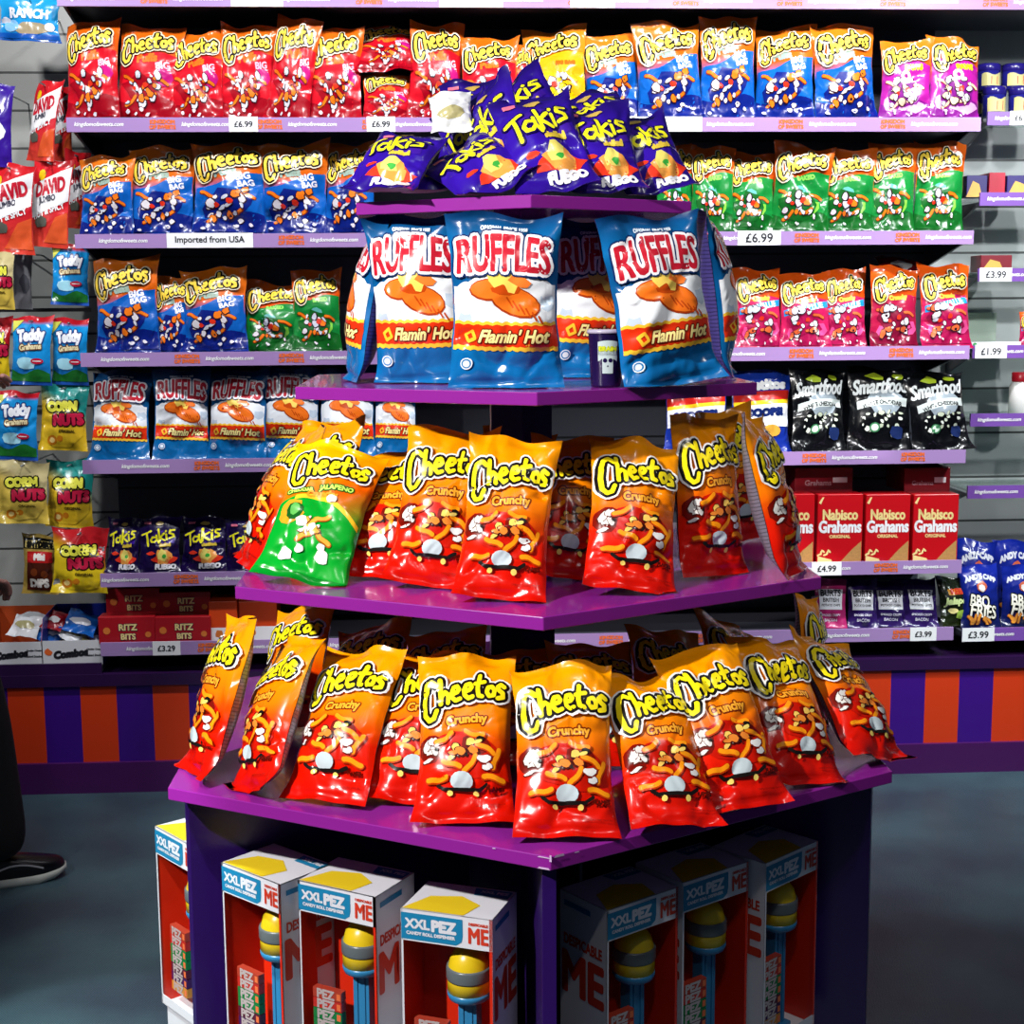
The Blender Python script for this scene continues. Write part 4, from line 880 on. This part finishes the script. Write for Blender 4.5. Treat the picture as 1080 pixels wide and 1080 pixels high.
# ------------------------------------------------------------------ cartons of crackers
def box_thing(name, cat, lab, x0, x1, y0, y1, Y, depth, mat, grp=None, deco=None, zbase=None):
    P0 = on_y(x0, y1, Y); P1 = on_y(x1, y0, Y); w2 = (P1[0]-P0[0])/2; z0 = zbase if zbase is not None else P0[2]; h = P1[2]-z0
    t = empty(name, ((P0[0]+P1[0])/2, Y, z0), 0, lab, cat, grp)
    m = MB(); m.box(-w2+.001, w2-.001, 0, depth, .001, h, mat); m.build('carton', t, bevel=.002)
    if deco:
        m = MB(); deco(m, w2, h); m.build('printed_front', t)
    return t
gred = pm('graham_red', '#c00c18', .3); cream = pm('graham_cream', '#f0d890', .4); tan = pm('cracker_tan', '#b8864a', .6, noise=.3, nscale=160)
def graham(m, w, h):
    f = lambda polys, c, o=.0006: m.flat(polys, (0, -.0003, 0), (1, 0, 0), (0, 0, 1), c, o)
    f(text('Nabisco', w*1.5, 0, h*.71, .0017, 0, 0, 0, 1.35), cream); f(text('Grahams', w*1.82, 0, h*.54, .0021, 0, 0, 0, 1.4), wht); f(text('ORIGINAL', w*.9, 0, h*.40, .0006), cream)
    f([[(0, .004), (w*.94, .004), (w*.94, h*.33), (w*.5, h*.2)]], tan); f([[(-w*.95, .006), (-w*.3, .006), (-w*.35, h*.07), (-w*.95, h*.12)]], cream)
    f([disc(-w*.9+i*w*.09, h*.14+.006*((i*7) % 3), .008, 8, .0035, .5+i) for i in range(6)], cream, .0008); f([[(-w*.95, h*.88), (-w*.8, h*.96), (-w*.72, h*.96), (-w*.85, h*.86)]], cream)
zg = ZS[4]-.0115
for i, (a, b) in enumerate(((808, 860), (861, 911), (911.5, 961), (961.5, 1012))):
    box_thing('cracker_box', 'box of crackers', ('red cracker box mostly hidden behind the stand, fifth shelf', 'red cracker box left of three fully seen, fifth shelf', 'red cracker box in the middle of three, fifth shelf', 'red cracker box at the right end of fifth shelf')[i], a, b, 521, 592, 4.752, .075, gred, 'red cracker boxes in a row', graham, zg)
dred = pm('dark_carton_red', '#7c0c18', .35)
def darkdeco(m, w, h): m.flat(text('Grahams', w*.9, -w*.2, h*.4, .0008), (0, -.0003, 0), (1, 0, 0), (0, 0, 1), pm('dim_cream', '#b88890', .5), .0006); m.flat([[(w*.3, h*.4), (w*.8, h*.4), (w*.8, h*.62), (w*.3, h*.62)]], (0, -.0003, 0), (1, 0, 0), (0, 0, 1), wht, .0006)
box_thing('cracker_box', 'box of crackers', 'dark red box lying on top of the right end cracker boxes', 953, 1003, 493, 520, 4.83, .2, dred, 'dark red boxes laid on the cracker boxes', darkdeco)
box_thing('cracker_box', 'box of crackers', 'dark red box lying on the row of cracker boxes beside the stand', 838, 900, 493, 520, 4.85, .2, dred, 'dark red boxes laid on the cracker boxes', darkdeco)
ritz = pm('ritz_red', '#a81420', .35)
def ritzd(m, w, h):
    f = lambda polys, c, o=.0006: m.flat(polys, (0, -.0003, 0), (1, 0, 0), (0, 0, 1), c, o)
    f(text('RITZ', w*.62, w*.05, h*.62, .003), pm('ritz_blue', '#101040', .4)); f(text('RITZ', w*.62, w*.05, h*.62, .0012), cream, .001); f(text('BITS', w*.5, w*.05, h*.28, .003), pm('ritz_blue', '#101040', .4)); f(text('BITS', w*.5, w*.05, h*.28, .0012), cream, .001)
    f([disc(-w*.7, h*.5, .012, 10), disc(w*.75, h*.35, .010, 10)], pm('ritz_gold', '#d87830', .5))
zl = ZS[5]-.0115
for i, (a, b, c, d, Y) in enumerate(((104, 163, 650, 676, 4.755), (163.5, 222, 650, 676, 4.755), (112, 168, 620, 649, 4.83), (168, 222, 624, 649, 4.83))):
    box_thing('cracker_carton', 'carton of crackers', ('red cracker carton on lowest shelf, left of two in front', 'red cracker carton on lowest shelf, right of two in front', 'red cracker carton stacked behind, upper left on lowest shelf', 'red cracker carton stacked behind, upper right on lowest shelf')[i], a, b, c, d, Y, .07 if i < 2 else .12, ritz, 'red cracker cartons on the lowest shelf', ritzd, zl if i < 2 else None)
def orangebox(m, w, h):
    m.flat([[(-w, 0), (w, 0), (w, h*.35), (-w, h*.35)]], (0, -.0003, 0), (1, 0, 0), (0, 0, 1), wht, .0006); m.flat([blob(random.Random(3), -w*.3, h*.2, .014, 8)], (0, -.0003, 0), (1, 0, 0), (0, 0, 1), pm('ritz_gold', '#d87830', .5), .001)
box_thing('snack_carton', 'carton of snacks', 'orange and white carton on lowest shelf just left of the stand', 221, 250, 634, 676, 4.77, .12, pm('carton_orange', '#d84410', .4), None, orangebox, zl)
box_thing('snack_carton', 'carton of snacks', 'orange carton on lowest shelf partly behind the stand', 252, 292, 634, 676, 4.79, .12, pm('carton_orange', '#d84410', .4), None, orangebox, zl)
# ------------------------------------------------------------------ left bay: bags hanging on pegs
HANG = [
 ('ranch', 0, 62, -6, 44, 4.80, 'bright blue bag at the top left corner with the word ranch', (0, -1)),
 ('david', 28, 62, 84, 170, 4.86, 'red and white seed bag hanging highest, above the other seed bags', (-.5, -1)),
 ('david', 52, 76, 90, 170, 4.90, 'red and white seed bag behind the highest hanging seed bag', (.6, -1)),
 ('david', -14, 35, 173, 268, 4.80, 'red and white seed bag cut by the left edge of the photo', (0, -1)),
 ('david', 32, 74, 168, 261, 4.84, 'red and white seed bag hanging middle of the three low ones', (-.15, -1)),
 ('david', 68, 95, 160, 241, 4.90, 'red and white seed bag hanging nearest the shelf end', (.7, -1)),
 ('violet', -20, 12, 88, 176, 4.80, 'violet bag hanging at the left edge of the photo', (0, -1)),
 ('corng', -18, 15, 266, 326, 4.80, 'cream and yellow corn snack bag cut by the left edge above the biscuit bags', (0, -1)),
 ('grey', 13, 34, 262, 326, 4.92, 'grey backed bag hanging behind the cream corn snack bag', (.8, -1)),
 ('teddy', 55, 93, 258, 322, 4.84, 'blue biscuit bag hanging alone under the seed bags', (.1, -1)),
 ('teddy', 12, 54, 334, 406, 4.80, 'blue biscuit bag touched by the fingers, middle row', (0, -1)),
 ('teddy', 55, 93, 336, 406, 4.84, 'blue biscuit bag right of the one touched by fingers', (0, -1)),
 ('cornr', -20, 10, 334, 402, 4.82, 'yellow bag cut by left edge behind the fingers', (0, -1)),
 ('teddy', -4, 40, 413, 485, 4.80, 'blue biscuit bag lowest of all, left of the teal corn snack bag', (0, -1)),
 ('corn', 42, 92, 405, 475, 4.82, 'teal and yellow corn snack bag, the upper one', (0, -1)),
 ('corng', -2, 51, 486, 552, 4.80, 'cream and yellow corn snack bag left of the lower teal one', (.1, -1)),
 ('corn', 48, 99, 486, 556, 4.84, 'teal and yellow corn snack bag, the lower one', (-.1, -1)),
 ('snyder', 24, 62, 564, 626, 4.84, 'gold and brown pretzel bag hanging at lower left', (0, -1)),
 ('cornr', 55, 113, 558, 625, 4.80, 'red and yellow corn snack bag hanging beside the pretzel bag', (.05, -1)),
]
pegm = pm('peg_steel', '#a0a4a8', .3, .8)
for i, (k, x0, x1, y0, y1, Y, lab, fc) in enumerate(HANG):
    nm = {'david': 'seed_bag', 'teddy': 'biscuit_bag', 'corn': 'corn_snack_bag', 'cornr': 'corn_snack_bag', 'corng': 'corn_snack_bag', 'snyder': 'pretzel_bag'}.get(k, 'snack_bag')
    grp = {'david': 'red and white seed bags on pegs', 'teddy': 'blue biscuit bags on pegs'}.get(k)
    wall_bag(k, x0, x1, y0, y1, Y, lab, grp, nm, 'bag of snacks', fc, i, dx=(2 if i in (1, 4) else 0), th=.04)
    P = on_y((x0+x1)/2, y0+3, Y)
    m = MB(); X = Matrix.Translation((P[0], Y-.03, P[2]-.005)) @ Matrix.Rotation(-PI/2, 4, 'X')
    m.lathe([(.0028, 0), (.0028, YB-Y+.03)], pegm, 8, (0, 0, 0), X); o = m.build('display_peg', smooth=True)
    tag(o, 'steel peg carrying the '+' '.join(lab.replace(',', '').split()[:10]), 'peg', 'pegs of the left bay')
# floor shelf of the left bay with open cartons
shelf(-2.2, -1.10, .437, 'low shelf of the left bay under the hanging bags', None, railmat=purd, text_on=False)
def tray(x0, x1, y0, y1, Y, lab, front, side, s, fill):
    P0 = on_y(x0, y1, Y); P1 = on_y(x1, y0, Y); w2 = (P1[0]-P0[0])/2; h = (P1[2]-P0[2]); z0 = .437-.012; D = .20
    t = empty('display_carton', ((P0[0]+P1[0])/2, Y, z0), 0, lab, 'carton', None); e = .002
    m = MB(); m.box(-w2, w2, 0, e, 0, h*.62, front); m.box(-w2, w2, D-e, D, 0, h*1.25, side)
    for sx in (-1, 1):
        x = sx*(w2-e/2); m.add([(x-e/2, 0, 0), (x-e/2, D, 0), (x-e/2, D, h*1.25), (x-e/2, .03, h*1.15), (x-e/2, 0, h*.62), (x+e/2, 0, 0), (x+e/2, D, 0), (x+e/2, D, h*1.25), (x+e/2, .03, h*1.15), (x+e/2, 0, h*.62)],
            [(0, 1, 2, 3, 4), (9, 8, 7, 6, 5), (0, 4, 9, 5), (4, 3, 8, 9), (3, 2, 7, 8), (2, 1, 6, 7), (1, 0, 5, 6)], side)
    m.box(-w2, w2, 0, D, 0, e, side); m.build('carton', t)
    m = MB(); f = lambda polys, c, o=.0006: m.flat(polys, (0, -.0003, 0), (1, 0, 0), (0, 0, 1), c, o)
    f(text(s, w2*1.1, -w2*.05, h*.30, .003, 0, .1, .2), pm('label_black', '#1c1c24', .5)); f([blob(random.Random(2), -w2*.8, h*.34, .012, 8)], orng)
    f(text('Cheddar Cheese', w2*.5, w2*.72, h*.40, .0004)+text('Baked Snacks', w2*.5, w2*.72, h*.25, .0004), pm('label_black', '#1c1c24', .5)); m.build('printed_front', t)
    return t, w2, h, z0, P0
navy = pm('navy_card', '#102080', .35); whc = pm('white_card', '#d8d8dc', .4); orc = pm('orange_card', '#b84c20', .4)
t1 = tray(46, 108, 676, 719, 4.76, 'white and navy open display carton of snack packets at lower left', whc, navy, 'Combos', 'silver')
t2 = tray(-16, 44, 678, 720, 4.76, 'white and orange open display carton cut by the left edge', whc, orc, 'Combos', 'silver')
for i, (k, p0, p1, W_, lab) in enumerate((('white', (62, 690), (90, 672), .10, 'small silver packet in the navy carton, front'), ('white', (78, 684), (100, 666), .09, 'small silver packet in the navy carton, right'), ('white', (70, 676), (86, 660), .10, 'small silver packet in the navy carton, back'),
      ('white', (22, 672), (34, 646), .11, 'white packet with orange foot lying over the orange edged carton'), ('bluew', (44, 678), (66, 652), .10, 'blue and red packet tilted between the two open cartons'), ('bluew', (80, 668), (92, 642), .12, 'blue and white packet resting on top of the navy carton'), ('darkred', (52, 664), (66, 644), .08, 'small red packet above the navy carton'))):
    B = on_y(*p0, 4.83); T = on_y(*p1, 4.90); make_bag(k, B, T, W_, (.1*(i % 3-1), -.7, .5), 400+i, lab, 'small packets in the open cartons' if i < 3 else None, nu=12, nv=14, zmin=False, thick=.03, name='snack_packet', cat='packet of snacks')
# black rails across the left bay
for y, lab in ((327, 'upper black hanging rail of the left bay'), (405, 'lower black hanging rail of the left bay')):
    z = on_y(40, y, 5.0)[2]; m = MB(); m.box(-2.2, -1.14, 4.99, 5.0, z-.006, z+.006, pm('black_metal', '#101014', .3)); m.box(-1.6, -1.59, 5.0, YB, z-.006, z+.006, pm('black_metal', '#101014', .3)); tag(m.build('hanging_rail'), lab, 'rail', 'black rails of the left bay')
# ------------------------------------------------------------------ right bay
RY = 4.90
def rz_(y, x=1050): return on_y(x, y, RY if y < 600 else YW)[2]
RB = [(118, 1040, 'short shelf of the right bay carrying the dark blue tubs', ((1072, .09, '£6.99'),), 'x'), (203, 1032, 'short shelf of the right bay carrying cheese snack cartons', (), 'x'),
      (283, 1030, 'short shelf of the right bay with a small red carton', ((1050, .11, '£3.99'),), 'x'), (364, 1024, 'short shelf of the right bay with a clear tray', ((1048, .11, '£1.99'),), 'x'),
      (436, 1022, 'short shelf of the right bay with the white bottle', (), 'x'), (512, 1019, 'empty short shelf of the right bay', (), 'x'), (662, 1011, 'lowest short shelf of the right bay under the barbecue bags', ((1046, .11, '£3.99'),), 'x')]
for y, x, lab, tg, _ in RB:
    yf = RY if y < 600 else YW; X0 = on_y(x, y, yf)[0]+.004; shelf(max(X0, XR+.012), 2.9, rz_(y), lab, YW=yf, boardmat=glass if y < 600 else None, group='short shelves of the right bay', railmat=pm('violet_price_rail', '#7a50a8', .32), tags=tg)
tubm = pm('tub_navy', '#1c1c70', .25); tubl = pm('tub_label', '#c8c080', .4); tubr = pm('tub_label_red', '#c83038', .4)
def tub(px0, px1, y0, y1, Y, lab):
    P0 = on_y(px0, y1, Y); P1 = on_y(px1, y0, Y); r = (P1[0]-P0[0])/2; h = P1[2]-P0[2]; t = empty('snack_tub', ((P0[0]+P1[0])/2, Y+r, P0[2]), 0, lab, 'tub', 'dark blue tubs in the right bay')
    m = MB(); m.lathe([(r*.88, 0), (r*.95, .003), (r*.97, h*.72)], tubm, 28); m.build('tub_body', t, True); m = MB(); m.lathe([(r*.98, h*.72), (r, h*.74), (r, h*.95), (r*.9, h), (r*.3, h)], pm('tub_lid', '#20186c', .2), 28); m.build('lid', t, True)
    m = MB(); vs_, fs_ = [], []
    for k in range(9):
        a = -.9+1.8*k/8
        for zz in (h*.15, h*.6+.05*h*math.sin(k)): vs_.append((r*.985*math.sin(a), -r*.985*math.cos(a), zz))
    for k in range(8): fs_.append((2*k, 2*k+2, 2*k+3, 2*k+1))
    m.add(vs_, fs_, tubl); 
    vs_ = [(r*1.0*math.sin(a), -r*1.0*math.cos(a), zz) for a in (-.1, .5) for zz in (h*.2, h*.5)]; m.add(vs_, [(0, 2, 3, 1)], tubr); m.build('tub_label', t)
for i, (a, b, c, d, Y, lab) in enumerate(((1040, 1066, 90, 122, 4.93, 'dark blue tub, lower left of the stacked tubs'), (1068, 1094, 90, 122, 4.93, 'dark blue tub, lower right at the photo edge'), (1034, 1060, 66, 94, 4.96, 'dark blue tub, upper left of the stacked tubs'), (1061, 1088, 66, 94, 4.96, 'dark blue tub, upper right at the photo edge'), (1026, 1044, 98, 124, 5.02, 'dark blue tub half hidden behind the magenta bag'))): tub(a, b, c, d, Y, lab)
yel = pm('cheese_yellow', '#d8a850', .4); prp = pm('carton_indigo', '#2c2068', .35)
def cheesed(m, w, h): m.flat([[(-w, 0), (w*.5, 0), (w*.2, h*.6), (-w*.4, h*.75)]], (0, -.0003, 0), (1, 0, 0), (0, 0, 1), yel, .0006)
zc = rz_(203)-.0115
box_thing('snack_carton', 'carton of snacks', 'indigo and yellow carton, left one on its short shelf', 1019, 1042, 185, 203, 4.94, .10, prp, 'indigo and yellow cartons', cheesed, zc)
box_thing('snack_carton', 'carton of snacks', 'red carton between two indigo and yellow cartons', 1042.5, 1061, 182, 203, 4.93, .10, pm('crimson_card', '#b01030', .4), None, None, zc)
box_thing('snack_carton', 'carton of snacks', 'indigo and yellow carton at the right edge of the photo', 1061.5, 1092, 185, 203, 4.94, .10, prp, 'indigo and yellow cartons', cheesed, zc)
box_thing('snack_carton', 'carton of snacks', 'small dark red carton on the short shelf with a price tag', 1034, 1068, 269, 283, 4.95, .10, pm('maroon_card', '#781424', .4), None, cheesed, rz_(283)-.0115)
wall_bag('pink', 1074, 1100, 328, 364, 4.95, 'bright pink packet at the right edge of the photo', seed=60)
def clear_tray():
    z = rz_(364)-.0115; P = on_y(1050, 350, 4.92); g = pm('clear_plastic', '#c8d8c8', .1, trans=.35); t = empty('clear_tray', (P[0], 4.92, z), 0, 'clear plastic tray with sloping side on a short shelf of the right bay', 'tray')
    m = MB(); m.box(-.10, .09, 0, .003, 0, .022, wht); m.box(-.10, .09, .003, .23, .0, .003, g); m.add([(-.10, 0, 0), (-.10, .23, 0), (-.10, .23, .12), (-.10, .0, .10), (-.097, 0, 0), (-.097, .23, 0), (-.097, .23, .12), (-.097, 0, .10)], [(0, 1, 2, 3), (7, 6, 5, 4), (0, 3, 7, 4), (3, 2, 6, 7)], g)
    m.box(-.10, .09, .227, .23, 0, .12, g); m.build('tray_body', t); m = MB(); m.flat([disc(-.07, .012, .008, 10)], (0, -.0004, 0), (1, 0, 0), (0, 0, 1), pm('sticker_green', '#3c9c50', .4), .0006); m.build('sticker', t)
clear_tray()
def bottle():
    z = rz_(436)-.0115; P = on_y(1082, 420, 4.95); t = empty('supplement_bottle', (P[0], 4.99, z), 0, 'white bottle with red cap at the right edge of the photo', 'bottle')
    h = on_y(1080, 393, 4.95)[2]-z; r = .042
    m = MB(); m.lathe([(r*.9, 0), (r, .004), (r, h*.66), (r*.75, h*.78), (r*.7, h*.8)], pm('bottle_white', '#dcdcd8', .3), 28); m.build('bottle_body', t, True)
    m = MB(); m.lathe([(r*.8, h*.78), (r*.82, h*.8), (r*.82, h*.98), (r*.75, h)], pm('cap_red', '#b01828', .3), 28); m.build('cap', t, True)
bottle()
zb = rz_(662)-.0115
for i, (x0, x1, y0, Y) in enumerate(((1012, 1056, 596, 4.79), (1054, 1100, 596, 4.80))):
    P = on_y((x0+x1)/2, 655, Y); P[2] = zb; T = on_y((x0+x1)/2, y0, Y+.03)
    make_bag('bbq', P, T, (x1-x0)/F*Y*1.05, (0, -1), 420+i, ('navy bag of barbecue fries beside the dark green bag', 'navy bag of barbecue fries at the right edge of the photo')[i], 'navy bags of barbecue fries', nu=16, nv=22, name='snack_bag')
for i, (x0, x1) in enumerate(((1010, 1050), (1048, 1092))):
    P = on_y((x0+x1)/2, 600, 4.93); P[2] = zb+.002; T = on_y((x0+x1)/2, 570, 4.95); make_bag('bbq', P, T, .15, (0, -1), 430+i, ('navy bag behind the barbecue fries, left one', 'navy bag behind the barbecue fries at the right edge')[i], 'navy bags of barbecue fries at the back', nu=16, nv=20, name='snack_bag')
# ------------------------------------------------------------------ the person at the left edge
def skin(name, pts, edges, radii, mat, parent=None, sub=2, root=0):
    me = bpy.data.meshes.new(name); me.from_pydata(pts, edges, []); me.materials.append(mat); o = bpy.data.objects.new(name, me); C.objects.link(o)
    if parent: o.parent = parent
    s = o.modifiers.new('skin', 'SKIN'); s.use_smooth_shade = True
    for i, r in enumerate(radii):
        v = me.skin_vertices[0].data[i]; v.radius = (r, r) if not isinstance(r, tuple) else r; v.use_root = (i == root)
    b = o.modifiers.new('sub', 'SUBSURF'); b.levels = sub; b.render_levels = sub
    return o
def person():
    sk = pm('skin', '#b07c70', .5); bk = pm('black_cloth', '#08080c', .85, noise=.2); hr = pm('dark_hair', '#1a1410', .6)
    X0 = -1.405; Y0 = 4.03
    t = empty('person', (X0, Y0, 0), 0, 'person in black trousers and dark trainers at the left edge reaching for a blue bag', 'person')
    # body in one skin: pelvis root, spine, neck, head, arms, legs
    P = [(0, 0, .95), (0, 0, 1.12), (0, .01, 1.32), (0, 0, 1.46), (.02, .0, 1.54), (.03, 0, 1.62), (.035, 0, 1.70),
         (.04, .17, 1.40), (.03, .24, 1.20), (.03, .42, 1.34), (.035, .50, 1.375),
         (.0, -.18, 1.40), (.04, -.22, 1.13), (.13, -.10, .93), (.15, -.06, .88),
         (.02, .10, .88), (-.03, .11, .50), (-.10, .11, .10), (.05, -.10, .86), (.155, -.10, .50), (.195, -.10, .10), ]
    E_ = [(0, 1), (1, 2), (2, 3), (3, 4), (4, 5), (5, 6), (3, 7), (7, 8), (8, 9), (9, 10), (3, 11), (11, 12), (12, 13), (13, 14), (0, 15), (15, 16), (16, 17), (0, 18), (18, 19), (19, 20)]
    R_ = [(.12, .15), (.115, .14), (.13, .17), (.09, .10), .052, .085, .078, .052, .042, .032, .026, .052, .042, .032, .026, .085, .058, .042, .085, .058, .042]
    skin('body', P, E_, R_, sk, t)
    # clothes as slightly larger skins
    skin('trousers', [(0, 0, 1.0), (0, 0, .93), (.0, .10, .84), (-.03, .11, .50), (-.10, .11, .07), (.07, -.10, .80), (.155, -.10, .50), (.195, -.10, .07)], [(0, 1), (1, 2), (2, 3), (3, 4), (1, 5), (5, 6), (6, 7)], [(.135, .165), (.14, .17), .105, .085, .072, .105, .088, .082], bk, t)
    skin('jacket', [(0, 0, .88), (0, 0, 1.12), (0, .01, 1.32), (0, 0, 1.45), (.04, .18, 1.41), (.03, .25, 1.20), (.03, .39, 1.32), (.0, -.19, 1.41), (.04, -.235, 1.13), (.11, -.12, .96)],
         [(0, 1), (1, 2), (2, 3), (3, 4), (4, 5), (5, 6), (3, 7), (7, 8), (8, 9)], [(.15, .18), (.14, .165), (.15, .19), (.10, .115), .070, .060, .048, .070, .060, .048], bk, t, root=1)
    skin('hair', [(.0, 0, 1.70), (-.02, 0, 1.74), (-.05, 0, 1.66)], [(0, 1), (1, 2)], [.085, .075, .06], hr, t)
    m = MB()
    for s in (-1, 1): m.lathe([(.0005, -.008), (.006, -.004), (.008, 0), (.006, .004), (.0005, .008)], wht, 10, (.108, s*.032, 1.66))
    m.lathe([(.014, 0), (.010, .02), (.003, .045)], sk, 8, (.112, 0, 1.612)); m.build('face_features', t, True)
    def hand(name, wrist, fwd, up, curl):
        fwd = Vector(fwd).normalized(); up = Vector(up); up = (up-fwd*up.dot(fwd)).normalized(); sd = fwd.cross(up); w0 = Vector(wrist)
        pts, eds, rad = [], [], []
        pts += [w0, w0+fwd*.045, w0+fwd*.082]; eds += [(0, 1), (1, 2)]; rad += [(.018, .025), (.016, .036), (.013, .036)]
        o = skin(name, [tuple(p) for p in pts], eds, rad, sk, t, 2)
        for k, (off, L) in enumerate(((-.027, .062), (-.009, .074), (.009, .070), (.027, .055))):
            b = w0+fwd*.078+sd*off; q = [b]; a = 0
            for j in range(3): a += curl; q.append(q[-1]+(fwd*math.cos(a)-up*math.sin(a))*L*(.45, .32, .23)[j])
            skin('finger', [tuple(x) for x in q], [(0, 1), (1, 2), (2, 3)], [.0095, .0088, .008, .0068], sk, o, 2)
        b = w0+fwd*.025-sd*.030; q = [b, b+(fwd*.7-sd*.6-up*.2).normalized()*.035, b+(fwd*.85-sd*.3-up*.4).normalized()*.062]
        skin('thumb', [tuple(x) for x in q], [(0, 1), (1, 2)], [.012, .0105, .008], sk, o, 2)
    hand('hand', (.03, .50, 1.37), (.22, 1, .05), (-.3, .1, 1), .30)
    hand('hand', (.15, -.06, .88), (.6, .6, -.35), (-.2, -.2, 1), .5)
    # shoes
    shm = pm('shoe_black', '#0a0a10', .3); sol = pm('sole_white', '#c8ccc4', .5)
    def shoe(x, y, a):
        X = Matrix.Translation((x, y, 0)) @ Matrix.Rotation(a, 4, 'Z'); L = .29
        out = [(-.08, 0), (-.07, -.032), (-.02, -.036), (.06, -.042), (.13, -.048), (.18, -.040), (.205, -.015), (.207, .012), (.185, .038), (.13, .046), (.06, .038), (-.02, .034), (-.07, .030)]
        lift = lambda u: max(0, (u-.14))*.18
        n = len(out); vs_ = []
        for z, k in ((0, .94), (.010, 1.0), (.026, 1.0)):
            for u, v in out: vs_.append(X @ Vector((u*k, v*k, z+lift(u)*(1 if z < .02 else .7))))
        fs_ = [tuple(range(n-1, -1, -1)), tuple(range(2*n, 3*n))]+[(r*n+i, r*n+(i+1) % n, (r+1)*n+(i+1) % n, (r+1)*n+i) for r in range(2) for i in range(n)]
        m = MB(); m.add(vs_, fs_, sol)
        sh = empty('shoe', (0, 0, 0)); sh.parent = t; sh.matrix_parent_inverse = Matrix.Identity(4)
        o = m.build('sole', sh, True)
        vs_ = []; rows = ((.026, 1.0), (.055, .98), (.078, .84), (.098, .55))
        for j, (z, k) in enumerate(rows):
            for u, v in out:
                uu = u if j < 2 else (-.08+(u+.08)*(.88 if j == 2 else .50)); zz = z-max(0, u-.05)*(.0, .05, .16, .12)[j]+lift(u)*.6
                vs_.append(X @ Vector((uu*(.99 if j == 0 else .97), v*k, zz)))
        fs_ = [(r*n+i, r*n+(i+1) % n, (r+1)*n+(i+1) % n, (r+1)*n+i) for r in range(3) for i in range(n)]+[tuple(range(3*n, 4*n))]
        m = MB(); m.add(vs_, fs_, shm); o = m.build('upper', sh, True); s = o.modifiers.new('s', 'SUBSURF'); s.levels = 1; s.render_levels = 2
        m = MB(); vs_ = []; 
        for i in range(9):
            u = .02+.12*i/8; z = .052+.012*math.sin(i/8*PI)-max(0, u-.05)*.12; vs_ += [X @ Vector((u, -.0445-.003*math.sin(i/8*PI), z)), X @ Vector((u, -.0435-.003*math.sin(i/8*PI), z+.005))]
        m.add(vs_, [(2*i, 2*i+2, 2*i+3, 2*i+1) for i in range(8)], pm('trim_grey', '#a0a0a8', .3)); m.build('trim_line', sh)
    shoe(.155, -.085, math.radians(22)); shoe(-.10, .11, math.radians(20))
person()
